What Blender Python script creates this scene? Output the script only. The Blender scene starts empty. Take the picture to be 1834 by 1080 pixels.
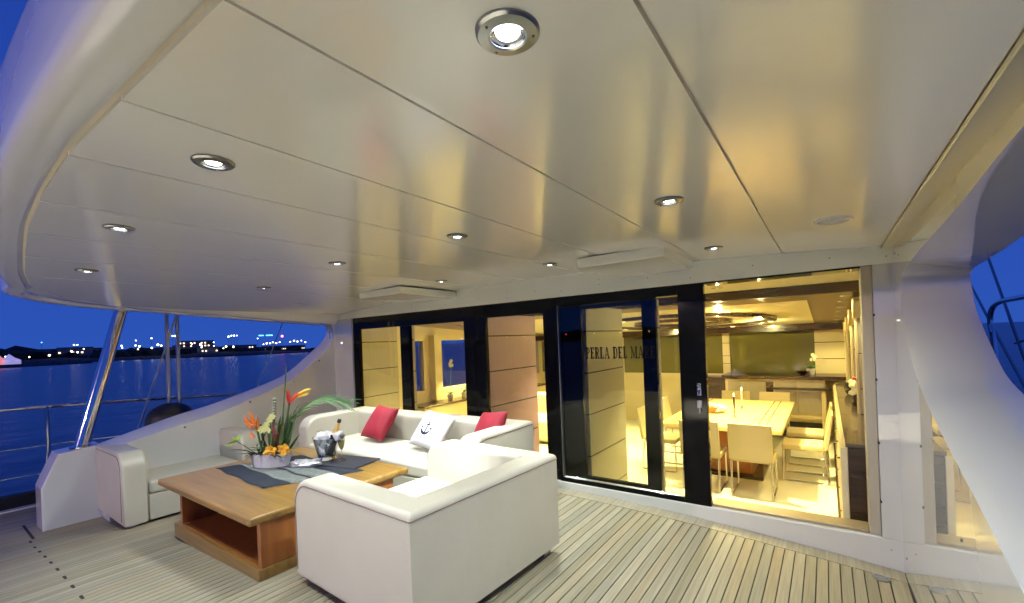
import bpy, bmesh, math, random
from mathutils import Vector, Matrix
from math import sin, cos, pi, radians, atan, atan2, sqrt
random.seed(7)
SC = bpy.context.scene
COL = SC.collection

# ------------------------------------------------------------------ camera
F_PX = 786.0
ROLL = atan(.039)
YAW = atan(563 / 786.0)
CAM = Vector((-0.364, -3.768, 1.60))
fwd = Vector((-sin(YAW), cos(YAW), 0)); rgt0 = Vector((cos(YAW), sin(YAW), 0)); up0 = Vector((0, 0, 1))
rgt = rgt0 * cos(ROLL) - up0 * sin(ROLL); upv = rgt0 * sin(ROLL) + up0 * cos(ROLL)
cd = bpy.data.cameras.new('camera'); cam = bpy.data.objects.new('camera', cd); COL.objects.link(cam)
M = Matrix((rgt, upv, -fwd)).transposed().to_4x4(); M.translation = CAM
cam.matrix_world = M
cd.sensor_width = 36; cd.lens = F_PX / 1834 * 36; cd.shift_y = 71 / 1834
cd.clip_start = .02; cd.clip_end = 9000
SC.camera = cam

# ------------------------------------------------------------------ world: blue hour sky
W = bpy.data.worlds.new('World'); SC.world = W; W.use_nodes = True
nt = W.node_tree; bg = nt.nodes['Background']
tc = nt.nodes.new('ShaderNodeTexCoord'); sx = nt.nodes.new('ShaderNodeSeparateXYZ')
rp = nt.nodes.new('ShaderNodeValToRGB')
nt.links.new(tc.outputs['Generated'], sx.inputs[0]); nt.links.new(sx.outputs['Z'], rp.inputs[0]); nt.links.new(rp.outputs[0], bg.inputs[0])
e = rp.color_ramp.elements
e[0].position = 0.0; e[0].color = (.023, .082, .42, 1)
e[1].position = 1.0; e[1].color = (.007, .028, .20, 1)
x = rp.color_ramp.elements.new(.25); x.color = (.017, .060, .385, 1)
bg.inputs[1].default_value = .54
SC.view_settings.view_transform = 'Standard'; SC.view_settings.look = 'None'
SC.view_settings.gamma = 1; SC.view_settings.use_curve_mapping = False
SC.view_settings.exposure = 1.05
SC.cycles.use_denoising = True
SC.cycles.max_bounces = 10; SC.cycles.diffuse_bounces = 5; SC.cycles.glossy_bounces = 5; SC.cycles.transmission_bounces = 6; SC.cycles.transparent_max_bounces = 12
SC.cycles.sample_clamp_indirect = 6
SC.cycles.caustics_reflective = False; SC.cycles.caustics_refractive = False

DOWN_W = 36; DOWN_COL = (.90, 1.0, .96)
AFT_FILL_W = 4200; AFT_FILL_COL = (.93, .97, 1.0)
SALON_W = 315; SALON_COL = (1.0, .83, .31)
QUAY_W = 800; QUAY_COL = (1.0, .74, .76)

# ------------------------------------------------------------------ helpers
def mat(name, col, rough=.5, metal=0, spec=.5, coat=0, emit=None, estr=0, noise=None, bump=None, trans=0, ior=None, coat_rough=.03):
    m = bpy.data.materials.new(name); m.use_nodes = True
    t = m.node_tree; b = t.nodes['Principled BSDF']
    b.inputs['Base Color'].default_value = (*col, 1); b.inputs['Roughness'].default_value = rough
    b.inputs['Metallic'].default_value = metal; b.inputs['Specular IOR Level'].default_value = spec
    b.inputs['Coat Weight'].default_value = coat; b.inputs['Coat Roughness'].default_value = coat_rough
    if trans: b.inputs['Transmission Weight'].default_value = trans
    if ior: b.inputs['IOR'].default_value = ior
    if emit: b.inputs['Emission Color'].default_value = (*emit, 1); b.inputs['Emission Strength'].default_value = estr
    c = t.nodes.new('ShaderNodeTexCoord')
    if noise:                                   # (scale xyz, amount, detail) colour variation
        sc, amt = noise[0], noise[1]
        mp = t.nodes.new('ShaderNodeMapping'); mp.inputs['Scale'].default_value = sc
        n = t.nodes.new('ShaderNodeTexNoise'); n.inputs['Scale'].default_value = 1; n.inputs['Detail'].default_value = 6
        t.links.new(c.outputs['Object'], mp.inputs[0]); t.links.new(mp.outputs[0], n.inputs['Vector'])
        mr = t.nodes.new('ShaderNodeMapRange'); mr.inputs[1].default_value = .3; mr.inputs[2].default_value = .7
        mr.inputs[3].default_value = 1 - amt; mr.inputs[4].default_value = 1 + amt
        t.links.new(n.outputs['Fac'], mr.inputs[0])
        hs = t.nodes.new('ShaderNodeHueSaturation'); hs.inputs['Color'].default_value = (*col, 1)
        t.links.new(mr.outputs[0], hs.inputs['Value']); t.links.new(hs.outputs[0], b.inputs['Base Color'])
    if bump:
        sc, st, dist = bump
        mp2 = t.nodes.new('ShaderNodeMapping'); mp2.inputs['Scale'].default_value = sc if isinstance(sc, tuple) else (sc,) * 3
        n2 = t.nodes.new('ShaderNodeTexNoise'); n2.inputs['Scale'].default_value = 1; n2.inputs['Detail'].default_value = 4
        t.links.new(c.outputs['Object'], mp2.inputs[0]); t.links.new(mp2.outputs[0], n2.inputs['Vector'])
        bp = t.nodes.new('ShaderNodeBump'); bp.inputs['Strength'].default_value = st; bp.inputs['Distance'].default_value = dist
        t.links.new(n2.outputs['Fac'], bp.inputs['Height']); t.links.new(bp.outputs[0], b.inputs['Normal'])
    return m

def glass_mat(name, tint, ior=1.5, rough=.0, refl=1.0):
    m = bpy.data.materials.new(name); m.use_nodes = True
    t = m.node_tree; t.nodes.remove(t.nodes['Principled BSDF']); out = t.nodes['Material Output']
    tr = t.nodes.new('ShaderNodeBsdfTransparent'); tr.inputs[0].default_value = (*tint, 1)
    gl = t.nodes.new('ShaderNodeBsdfGlossy'); gl.inputs['Roughness'].default_value = rough; gl.inputs[0].default_value = (refl, refl, refl, 1)
    fr = t.nodes.new('ShaderNodeFresnel'); ge = t.nodes.new('ShaderNodeNewGeometry'); mi = t.nodes.new('ShaderNodeMapRange')
    mi.inputs[3].default_value = ior; mi.inputs[4].default_value = 1 / ior      # both faces of the solid pane reflect alike
    t.links.new(ge.outputs['Backfacing'], mi.inputs[0]); t.links.new(mi.outputs[0], fr.inputs[0])
    mx = t.nodes.new('ShaderNodeMixShader')
    t.links.new(fr.outputs[0], mx.inputs[0]); t.links.new(tr.outputs[0], mx.inputs[1]); t.links.new(gl.outputs[0], mx.inputs[2]); t.links.new(mx.outputs[0], out.inputs[0])
    return m

def NB(): return bmesh.new()

def O(name, bm, m=None, parent=None, smooth=False, angle=35, wn=False):
    bmesh.ops.recalc_face_normals(bm, faces=bm.faces)
    me = bpy.data.meshes.new(name); bm.to_mesh(me); bm.free()
    if m: me.materials.append(m)
    if smooth:
        me.polygons.foreach_set('use_smooth', [True] * len(me.polygons))
        me.set_sharp_from_angle(angle=radians(angle))
    o = bpy.data.objects.new(name, me); COL.objects.link(o)
    if parent: o.parent = parent
    if wn:
        o.modifiers.new('wn', 'WEIGHTED_NORMAL').keep_sharp = True
    return o

def empty(name, loc=(0, 0, 0), rz=0, label=None, cat=None, group=None):
    o = bpy.data.objects.new(name, None); COL.objects.link(o); o.location = loc; o.rotation_euler = (0, 0, rz)
    o.empty_display_size = .1
    return tag(o, label, cat, group)

def tag(o, label=None, cat=None, group=None, kind=None):
    if label: o['label'] = label
    if cat: o['category'] = cat
    if group: o['group'] = group
    if kind: o['kind'] = kind
    return o

def copy_tree(o, parent=None):
    c = o.copy(); COL.objects.link(c)
    if parent: c.parent = parent
    for ch in list(o.children):
        copy_tree(ch, c)
    return c

def box(bm, x0, x1, y0, y1, z0, z1, bev=0, seg=2, mtx=None):
    r = bmesh.ops.create_cube(bm, size=1)
    vs = r['verts']
    for v in vs:
        v.co = Vector(((x0 + x1) / 2 + v.co.x * (x1 - x0), (y0 + y1) / 2 + v.co.y * (y1 - y0), (z0 + z1) / 2 + v.co.z * (z1 - z0)))
    if mtx is not None: bmesh.ops.transform(bm, matrix=mtx, verts=vs)
    if bev:
        es = list({e for v in vs for e in v.link_edges})
        bmesh.ops.bevel(bm, geom=es, offset=bev, segments=seg, profile=.5, affect='EDGES')
    return bm

def prism(bm, pts, axis, a0, a1, bev=0, seg=2):
    """polygon pts extruded along axis; axis 'x': pts=(y,z), 'y': pts=(x,z), 'z': pts=(x,y)"""
    def P(p, a):
        return {'x': (a, p[0], p[1]), 'y': (p[0], a, p[1]), 'z': (p[0], p[1], a)}[axis]
    A = [bm.verts.new(P(p, a0)) for p in pts]; B = [bm.verts.new(P(p, a1)) for p in pts]
    n = len(pts); fs = [bm.faces.new(A), bm.faces.new(B[::-1])]
    for i in range(n): fs.append(bm.faces.new((A[i], A[(i + 1) % n], B[(i + 1) % n], B[i])))
    bmesh.ops.recalc_face_normals(bm, faces=fs)
    if bev:
        es = [e for e in fs[0].edges] + [e for e in fs[1].edges]
        bmesh.ops.bevel(bm, geom=es, offset=bev, segments=seg, profile=.5, affect='EDGES')
    return bm

def tube(bm, pts, r, n=8, r2=None, cap=True):
    pts = [Vector(p) for p in pts]; rings = []
    prev = None
    for i, p in enumerate(pts):
        d = (pts[min(i + 1, len(pts) - 1)] - pts[max(i - 1, 0)])
        if d.length < 1e-9: d = Vector((0, 0, 1))
        d.normalize()
        if prev is None:
            a = d.orthogonal().normalized()
        else:
            a = prev - d * prev.dot(d)
            a = a.normalized() if a.length > 1e-6 else d.orthogonal().normalized()
        prev = a; b = d.cross(a)
        rr = r if r2 is None else r + (r2 - r) * i / max(1, len(pts) - 1)
        if callable(r): rr = r(i / max(1, len(pts) - 1))
        rings.append([bm.verts.new(p + (a * cos(2 * pi * k / n) + b * sin(2 * pi * k / n)) * rr) for k in range(n)])
    for i in range(len(rings) - 1):
        for k in range(n):
            bm.faces.new((rings[i][k], rings[i][(k + 1) % n], rings[i + 1][(k + 1) % n], rings[i + 1][k]))
    if cap:
        bm.faces.new(rings[0][::-1]); bm.faces.new(rings[-1])
    return bm

def lathe(bm, prof, n=24, c=(0, 0, 0), mtx=None):
    """prof = [(r,z)...] around z"""
    rows = []; allv = []
    for r, z in prof:
        if r < 1e-6:
            v = [bm.verts.new((c[0], c[1], c[2] + z))]
        else:
            v = [bm.verts.new((c[0] + r * cos(2 * pi * k / n), c[1] + r * sin(2 * pi * k / n), c[2] + z)) for k in range(n)]
        rows.append(v); allv += v
    for a, b in zip(rows, rows[1:]):
        for k in range(n):
            k2 = (k + 1) % n
            if len(a) == 1 and len(b) == 1: continue
            if len(a) == 1: bm.faces.new((a[0], b[k], b[k2]))
            elif len(b) == 1: bm.faces.new((a[k], b[0], a[k2]))
            else: bm.faces.new((a[k], b[k], b[k2], a[k2]))
    if mtx is not None: bmesh.ops.transform(bm, matrix=mtx, verts=allv)
    return bm

def loft(bm, rows, closed=False):
    R = [[bm.verts.new(p) for p in r] for r in rows]
    for a, b in zip(R, R[1:]):
        n = len(a)
        for k in range(n if closed else n - 1):
            bm.faces.new((a[k], a[(k + 1) % n], b[(k + 1) % n], b[k]))
    return R

def leaf(bm, base, tip, width, droop=0, up=Vector((0, 0, 1)), seg=6, fold=.25, side=None):
    base = Vector(base); tip = Vector(tip); d = tip - base
    s = side.normalized() if side is not None else d.cross(up)
    if s.length < 1e-6: s = Vector((1, 0, 0))
    s.normalize(); nrm = s.cross(d).normalized()
    L = []; C_ = []; R = []
    for i in range(seg + 1):
        t = i / seg
        p = base + d * t + up * (droop * 4 * t * (1 - t))
        w = width * (sin(pi * min(1, t * .92 + .08)) ** .8) * .5
        C_.append(bm.verts.new(p)); L.append(bm.verts.new(p + s * w + nrm * w * fold)); R.append(bm.verts.new(p - s * w + nrm * w * fold))
    for i in range(seg):
        bm.faces.new((C_[i], C_[i + 1], L[i + 1], L[i])); bm.faces.new((C_[i], R[i], R[i + 1], C_[i + 1]))
    return bm

def arc(cx, cy, r, a0, a1, n):
    return [(cx + r * cos(radians(a0 + (a1 - a0) * i / n)), cy + r * sin(radians(a0 + (a1 - a0) * i / n))) for i in range(n + 1)]

def dk(x):                                     # deck camber
    return .141 - .018 * (max(-6.2, min(.3, x)) + 2.8) ** 2
def cl(x):                                     # ceiling camber
    return 2.22 - .012 * (x + 2.8) ** 2
def interp(tab, x):
    for (a, va), (b, vb) in zip(tab, tab[1:]):
        if min(a, b) <= x <= max(a, b):
            return va + (vb - va) * (x - a) / (b - a)
    return tab[0][1] if abs(x - tab[0][0]) < abs(x - tab[-1][0]) else tab[-1][1]

# ------------------------------------------------------------------ materials
GEL = mat('white_gelcoat', (.74, .74, .74), .13, coat=.6, noise=((1.5, 1.5, 1.5), .03), coat_rough=.04)
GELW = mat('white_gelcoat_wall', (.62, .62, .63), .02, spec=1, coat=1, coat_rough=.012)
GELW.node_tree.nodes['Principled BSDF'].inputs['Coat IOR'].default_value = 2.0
GELH = mat('white_gelcoat_lit_header', (.86, .87, .85), .1, coat=.6)  # lighter copy of the wall gelcoat, replacing lamp light that misses the header
CEIL = mat('ceiling_lacquer', (.87, .865, .82), .22, spec=1, coat=.9, coat_rough=.13, noise=((.8, .8, .8), .03), bump=((1.3, 1.3, 1.3), .03, .02))
SEAM = mat('seam_backing', (.56, .5, .42), .6)
BLACKG = mat('black_gloss_frame', (.004, .004, .004), .06, spec=.12)
RUBBER = mat('black_rubber', (.012, .012, .013), .55)
STEEL = mat('polished_steel', (.72, .72, .72), .09, 1, noise=((4, 4, 4), .05))
BRUSH = mat('brushed_steel', (.42, .43, .42), .3, 1)
DARKM = mat('dark_metal_dim_bezel', (.2, .2, .2), .3, 1)
CAULK = mat('deck_caulk', (.012, .011, .01), .7)
LEATHER = mat('ivory_leather', (.55, .515, .435), .36, spec=.45, noise=((2.5, 2.5, 2.5), .04), bump=((7, 7, 7), .22, .02))
PIPING = mat('leather_piping', (.22, .17, .15), .5)
WOODT = mat('oak_veneer', (.25, .14, .034), .3, coat=.25, noise=((1.6, 22, 22), .3), coat_rough=.15)
WOODR = mat('cherry_veneer', (.33, .115, .03), .35, coat=.25, noise=((24, 24, 2.2), .18), coat_rough=.15)
RED = mat('red_fabric', (.27, .007, .024), .75, bump=((240, 240, 240), .25, .002), noise=((7, 7, 7), .08))
WHITEF = mat('white_fabric', (.80, .81, .82), .8, bump=((220, 220, 220), .15, .002))
NAVY = mat('navy_cloth', (.010, .015, .032), .8, noise=((40, 40, 40), .2))
GREYC = mat('grey_print_cloth', (.26, .31, .32), .85, noise=((60, 18, 60), .35))
INK = mat('dark_ink', (.004, .004, .006), .7, spec=.1)
CREAMP = mat('cream_panel', (.40, .36, .29), .55, noise=((30, 30, 4), .04))
CREAMG = mat('cream_lacquer', (.72, .62, .38), .3, coat=.2)
SFLOOR = mat('salon_floor_cream', (.82, .80, .66), .3, noise=((3, 3, 3), .03))
WENGE = mat('wenge_wood', (.035, .018, .011), .25, coat=.3, noise=((3, 30, 30), .3))
BROWNL = mat('brown_gloss_soffit', (.12, .075, .035), .32)
CHAIRL = mat('cream_chair_leather', (.56, .48, .28), .45)
OLIVE = mat('dark_olive_glass', (.14, .13, .035), .08, spec=.6, coat=.3)
PANE = glass_mat('clear_pane', (.93, .94, .91), 1.33)
PANEL_ = glass_mat('letter_pane', (.88, .89, .86), 1.36)
PANEW = glass_mat('side_window', (.85, .88, .92), 1.4)
WATER = mat('sea_water', (.003, .010, .052), .25, spec=.5, bump=((.3, .3, .3), .5, .5))

# ------------------------------------------------------------------ sea, shore
bm = NB()
bmesh.ops.create_grid(bm, x_segments=2, y_segments=2, size=7000)
for v in bm.verts: v.co.z = -2.2
tag(O('sea', bm, WATER), kind='structure')

def at(px, D, z=0):                            # bearing of a photo column -> point on the shore at distance D
    az = YAW + atan((917 - px) / 786.0)
    return Vector((CAM.x - D * sin(az), CAM.y + D * cos(az), z))
def azp(a, D, z=0):
    a = radians(a); return Vector((CAM.x - D * sin(a), CAM.y + D * cos(a), z))

LAND = mat('dark_shore', (.012, .016, .02), .9, noise=((.05, .05, .05), .4))
TREE = mat('night_foliage', (.012, .02, .02), .9, noise=((.2, .2, .2), .5))
BLD = mat('dusk_facade', (.2, .18, .2), .8)
BLD2 = mat('dusk_facade_pale', (.3, .28, .27), .8)
LWIN = mat('lit_window', (.8, .7, .5), .5, emit=(1, .72, .42), estr=1.6)
LAMPW = mat('lamp_warm', (1, .8, .6), .5, emit=(1, .78, .5), estr=5)
LAMPC = mat('lamp_cool', (1, 1, 1), .5, emit=(.85, .95, 1), estr=5)
LAMPP = mat('lamp_pink', (1, .3, .6), .5, emit=(1, .12, .42), estr=6)
LAMPB = mat('lamp_cyan', (.3, .7, 1), .5, emit=(.1, .5, 1), estr=2.4)
LAMPR = mat('lamp_red', (1, .2, .1), .5, emit=(1, .12, .05), estr=5)

bm = NB()                                      # land: long low bank from ahead-port round to astern
rows = []
N = 120
for i in range(N + 1):
    a = 56 + (208 - 56) * i / N
    D = 560 + 40 * sin(i * .5) - 60 * sin(i * .11)
    h = 2.0 + 1.5 * sin(i * .7) ** 2
    if i == 0: h = .1
    rows.append([azp(a, D, -2.4), azp(a, D + 6, -1.0), azp(a, D + 40, -.6 + h * .3), azp(a, D + 160, h)])
loft(bm, rows)
tag(O('shore', bm, LAND, smooth=True), kind='structure')

bm = NB()                                      # far wood along the shore
rnd = random.Random(3)
for i in range(520):
    a = 60 + (206 - 60) * rnd.random()
    if a < 64 and rnd.random() < .6: continue
    D = 610 + 60 * rnd.random(); s = (5 + 6 * rnd.random()) * (1.9 if a > 84 else 1.0 if a < 68 else 1.35)
    p = azp(a, D, 0)
    r = bmesh.ops.create_icosphere(bm, subdivisions=1, radius=1)
    for v in r['verts']:
        k = 1 + .35 * (rnd.random() - .5)
        v.co = Vector((p.x + v.co.x * s * k, p.y + v.co.y * s * k, p.z - 1 + (v.co.z * .75 + .6) * s * k * .62))
tag(O('far_wood', bm, TREE), kind='stuff')

# buildings along the shore
def shore_building(px, w, h, D, label, lit=.25, pale=False, cat='building'):
    p = at(px, D, -.8); rz = atan2(p.y - CAM.y, p.x - CAM.x) - pi / 2
    r = empty('shore_building', p, rz, label, cat, 'buildings on the far shore')
    b = NB(); box(b, -w / 2, w / 2, 0, 14, 0, h); O('wall', b, BLD2 if pale else BLD, r)
    b = NB(); box(b, -w / 2 - .5, w / 2 + .5, -.5, 14.5, h, h + .6); O('roof', b, LAND, r)
    rn = random.Random(int(px * 7)); me = None
    nx = max(2, int(w / 3.2)); nz = max(1, int(h / 3.4))
    for iz in range(nz):
        for ix in range(nx):
            if rn.random() > lit * 1.9: continue
            cx = -w / 2 + (ix + .5) * w / nx; cz = 1.6 + iz * 3.3
            if me is None:
                b = NB(); box(b, -.75, .75, -.12, .05, -.7, .7); o = O('window', b, LWIN, r); me = o.data
            else:
                o = bpy.data.objects.new('window', me); COL.objects.link(o); o.parent = r
            o.location = (cx, 0, cz)
shore_building(352, 34, 17, 640, 'stepped dark apartment block rising highest on the far shore', .3)
shore_building(330, 22, 12, 640, 'dark block on the shore right beside the rigging wires', .25)
shore_building(372, 20, 9, 610, 'low dark block at the right foot of the tallest shore block', .3)
shore_building(255, 50, 9, 640, 'long low dark block on the shore just right of the steel pillar', .2)
shore_building(300, 30, 10, 640, 'pale fronted block on the shore behind the rigging wires', .2, True)
shore_building(432, 36, 11, 700, 'dark hall with a cluster of white lamps on its roof edge', .08)
shore_building(470, 60, 9, 900, 'distant hall topped by two cyan light strips', .15)
shore_building(508, 70, 10, 900, 'distant pink lit waterfront hall at the right end of the shore', .5, True)
shore_building(60, 120, 12, 640, 'long flat roofed block behind trees at the left end of the shore', .06)
shore_building(135, 26, 13, 630, 'dark block with four bright lamps left of the steel pillar', .1)

def shore_lamp(px, dz, D, m, lab, h=None, r=.9, cat='lamp'):
    base = at(px, D, -.8); h = dz
    rt = empty('shore_lamp', base, 0, lab, cat, 'lamps along the far shore')
    b = NB(); tube(b, [(0, 0, 0), (0, 0, h)], .12, 5); O('post', b, LAND, rt)
    b = NB(); bmesh.ops.create_icosphere(b, subdivisions=2, radius=r)
    o = O('globe', b, m, rt, smooth=True); o.location = (0, 0, h)
warm = 'small white lamp among others along the dark far shore'
for px, h, kind in [(10, 6, 'c'), (52, 5, 'w'), (88, 6, 'w'), (75, 18, 'b'), (128, 9, 'w'), (133, 15, 'w'), (139, 15, 'c'), (139, 8, 'c'), (150, 11, 'w'),
                    (218, 13, 'c'), (219, 11, 'c'), (244, 18, 'c'), (243, 13, 'w'), (250, 12, 'c'), (247, 9, 'w'), (272, 20, 'c'), (272, 10, 'c'), (283, 13, 'c'), (289, 12, 'w'),
                    (310, 22, 'c'), (315, 22, 'c'), (344, 13, 'c'), (359, 12, 'w'), (361, 9, 'c'), (383, 14, 'c'), (383, 10, 'w'), (400, 7, 'w'), (405, 9, 'w'), (418, 9, 'c'), (418, 8, 'w'),
                    (410, 20, 'c'), (415, 21, 'c'), (420, 21, 'c'), (425, 21, 'c'), (462, 17, 'c'),
                    (472, 10, 'w'), (478, 11, 'w'), (484, 11, 'w'), (489, 12, 'w'), (495, 11, 'w'), (501, 12, 'w'), (520, 12, 'w'), (527, 13, 'w'), (533, 12, 'w'), (540, 13, 'w'), (547, 11, 'w')]:
    m = {'c': LAMPC, 'w': LAMPW, 'b': LAMPB}[kind]
    where = 'left of the steel pillar' if px < 200 else 'just right of the steel pillar' if px < 260 else 'left of and behind the rigging wires' if px < 305 else 'on the roof behind the rigging wires' if px < 320 else 'right of the rigging wires' if px < 407 else 'on the dark hall roof' if h > 19 else 'in the dark gap below the dark hall' if px < 440 else 'in the row before the pink lit hall'
    shore_lamp(px, h, 590, m, 'small bluish roof lamp above the left shore trees' if kind == 'b' else '%s shore lamp %s' % ('tall white' if h > 10 else 'low white', where), r=random.uniform(.45, .95))
shore_lamp(506, 19, 590, LAMPP, 'bright pink lamp over the lit hall at the right of the shore', r=1.2)
for a in range(100, 206, 3):                    # the same shore, astern: seen mirrored in the glass doors
    D = 560
    rt = empty('shore_lamp', azp(a + random.random() * 2, D, -.8), 0, 'street lamp on the shore astern, seen only mirrored in the glass', 'lamp', 'lamps on the shore astern')
    b = NB(); tube(b, [(0, 0, 0), (0, 0, 8)], .12, 5); O('post', b, LAND, rt)
    b = NB(); bmesh.ops.create_icosphere(b, subdivisions=1, radius=1.1); o = O('globe', b, random.choice([LAMPC, LAMPW, LAMPC, LAMPR]), rt, smooth=True); o.location = (0, 0, 8)
for px0, px1, lab in [(464, 473, 'left of two cyan light strips on the distant hall roof'), (477, 489, 'right of two cyan light strips on the distant hall roof')]:
    p0 = at(px0, 580, 19.3); p1 = at(px1, 580, 19.3)
    b = NB(); tube(b, [p0, p1], .55, 6); tag(O('light_strip', b, LAMPB), lab, 'light strip', 'cyan light strips')

# quay on the left with a pale tent
b = NB()
q0 = at(-260, 330, 0); q1 = at(150, 420, 0)
d = (q1 - q0).normalized(); n_ = Vector((-d.y, d.x, 0))
pts = [q0 - n_ * 5, q1 - n_ * 5, q1 + n_ * 9, q0 + n_ * 9]
prism(b, [(p.x, p.y) for p in pts], 'z', -2.6, -.3, .1, 1)
QUAYM = mat('quay_stone', (.1, .1, .11), .8, noise=((.1, .1, .1), .3))
tag(O('quay', b, QUAYM), kind='structure')
TENT = mat('tent_canvas', (.65, .62, .7), .7, emit=(.55, .5, 1), estr=.25)
for px, lab, m in [(16, 'small pale tent with a pointed roof on the dark quay', TENT), (-4, 'pinkish lit kiosk at the left edge of the quay', mat('kiosk_pink', (.6, .3, .3), .7, emit=(1, .3, .3), estr=.35))]:
    p = at(px, 345, -.3); r = empty('quay_tent' if m is TENT else 'quay_kiosk', p, random.random(), lab, 'tent' if m is TENT else 'kiosk')
    b = NB(); box(b, -3, 3, -3, 3, 0, 2.2); O('side', b, m, r)
    b = NB(); lathe(b, [(4.6, 2.2), (2.2, 3.4), (.2, 5.2), (0, 5.3)], 4); O('roof', b, m, r)
bm = NB()
for k in range(9):
    p = q0.lerp(q1, .1 + k * .1)
    tube(bm, [(p.x, p.y, -.3), (p.x, p.y, .5)], .3, 6)
tag(O('bollards', bm, LAND), kind='stuff')

# the floodlight on the quay astern that throws the rosy light under the overhang
r = empty('quay_floodlight', (-5.2, -14.0, -2.2), 0, 'rosy floodlight on a pole standing on the quay astern', 'floodlight')
b = NB(); tube(b, [(0, 0, 0), (0, 0, 5.2)], .06, 10); O('pole', b, BRUSH, r)
b = NB(); box(b, -.16, .16, -.1, .1, 5.2, 5.5, .02); O('housing', b, RUBBER, r)
ld = bpy.data.lights.new('flood_lamp', 'SPOT'); ld.energy = QUAY_W; ld.color = QUAY_COL; ld.shadow_soft_size = .07; ld.spot_size = radians(100); ld.spot_blend = .5
lo = bpy.data.objects.new('flood_lamp', ld); COL.objects.link(lo); lo.parent = r; lo.location = (0, .2, 5.4); lo.rotation_euler = (radians(86), 0, radians(-14))

# ------------------------------------------------------------------ deck
TEAK = []
for k, c in enumerate([(.285, .248, .178), (.235, .205, .14), (.32, .28, .205), (.265, .232, .165), (.295, .245, .165), (.255, .232, .175)]):
    TEAK.append(mat('teak_%s' % 'abcdef'[k], c, .5, spec=.35, noise=((60, 2.2, 60), .2), bump=((160, 6, 160), .25, .002)))
bm = NB()
rows = [[(x * .1, -6.5, dk(x * .1) - .006), (x * .1, 0.0, dk(x * .1) - .006)] for x in range(-78, 4)]
loft(bm, rows)
deck = tag(O('deck', bm, CAULK, smooth=True), kind='structure')
pw = .0622
xs = -.09; i = 0
plank_mesh = {}
while xs > -7.7:
    L0, L1 = -6.4, -.155
    if xs > -.15: pass
    z = dk(xs - pw / 2); sl = (dk(xs) - dk(xs - pw)) / pw
    b = NB(); box(b, -pw / 2 + .0028, pw / 2 - .0028, L0, L1, -.012, .0, .0012, 1)
    o = O('plank', b, TEAK[random.Random(i * 13 + 5).randrange(6)], deck)
    o.location = (xs - pw / 2, 0, z); o.rotation_euler = (0, -atan(sl), 0)
    xs -= pw; i += 1
for (x0, x1, y0, y1) in [(-.085, -.004, -6.4, -.155)]:
    b = NB(); box(b, x0, x1, y0, y1, dk(x0) - .012, dk(-.04) + .001, .0012, 1); O('margin_plank', b, TEAK[0], deck)
b = NB()                                       # covering board along the sill (follows the camber)
xsn = [-6.3 + 6.298 * k / 40 for k in range(41)]
R = loft(b, [[(x, -.151, dk(x) - .01), (x, -.151, dk(x) + .001), (x, -.004, dk(x) + .001), (x, -.004, dk(x) - .01)] for x in xsn], closed=True)
O('covering_plank', b, TEAK[2], deck)
bm = NB()                                      # dark inlay marks across the planks (edge of the engine hatch)
for k in range(12):
    x = -6.35 + k * .27
    box(bm, x - .034, x + .034, -3.115 - k * .004, -3.10 - k * .004, dk(x) - .002, dk(x) + .0025)
box(bm, -7.0, -6.42, -3.09, -3.07, dk(-6.6) - .002, dk(-6.6) + .0025)
box(bm, -6.75, -6.6, -3.0, -2.98, dk(-6.6) - .002, dk(-6.6) + .0025)
O('hatch_seam', bm, CAULK, deck)
b = NB(); box(b, -7.95, -7.72, -6.4, .8, -.12, -.05, .01); O('toe_rail_base', b, GEL, deck)
b = NB(); box(b, -7.93, -7.80, -6.4, .8, -.05, .09, .02); O('toe_rail', b, RUBBER, deck)

# deck drain at the starboard corner
r = empty('deck_drain', (-.135, -.19, dk(-.135)), 0, 'small oval steel deck filler cap in the teak by the corner', 'deck fitting')
b = NB(); lathe(b, [(0, .004), (.026, .004), (.026, .006), (.042, .006), (.05, .003), (.05, -.004)], 28); O('cap', b, BRUSH, r, smooth=True)
b = NB()
for a in (0, 1, 2): lathe(b, [(0, .0075), (.004, .007), (.005, .005)], 8, (.034 * cos(a * 2.1), .034 * sin(a * 2.1), 0))
O('screw', b, DARKM, r)

# ------------------------------------------------------------------ ceiling of the overhang
YE = [(.25, -3.38), (0, -3.40), (-1.16, -3.44), (-2.2, -3.456), (-2.76, -3.44), (-3.37, -3.405), (-4.04, -3.34), (-4.7, -3.267), (-5.26, -3.17), (-5.7, -2.93), (-6.0, -2.48), (-6.12, -1.85)]
bm = NB()
cx = [.2 - k * .2 for k in range(33)]
loft(bm, [[(x, 0.0, cl(x) + .014), (x, interp(YE, x) - .01, cl(x) + .014)] for x in cx])
ceiling = tag(O('ceiling', bm, SEAM, smooth=True), kind='structure')
seams = [0.0, -.605, -1.16, -1.70, -2.21, -2.85, -3.50, -4.12, -4.80, -6.12]
for k in range(len(seams) - 1):
    a, c = seams[k] - .0045, seams[k + 1] + .0045
    if k == 0: a = -.0565
    n = 6 if k < 8 else 14
    b = NB(); rows = []
    for j in range(n + 1):
        x = a + (c - a) * j / n; ye = interp(YE, x)
        z = cl(x)
        rows.append([(x, -.002, z), (x, ye, z), (x, ye, z + .022), (x, -.002, z + .022)])
    R = loft(b, rows, closed=True)
    b.faces.new(R[0]); b.faces.new(R[-1][::-1])
    O('panel', b, CEIL, ceiling, smooth=True, angle=40)
# recessed side strip on starboard (cove between ceiling and side wall)
b = NB(); box(b, -.055, .10, -3.38, -.003, 2.112, 2.128, .003, 1); O('cove_strip', b, mat('cove_strip', (.5, .46, .36), .35), ceiling)

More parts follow.
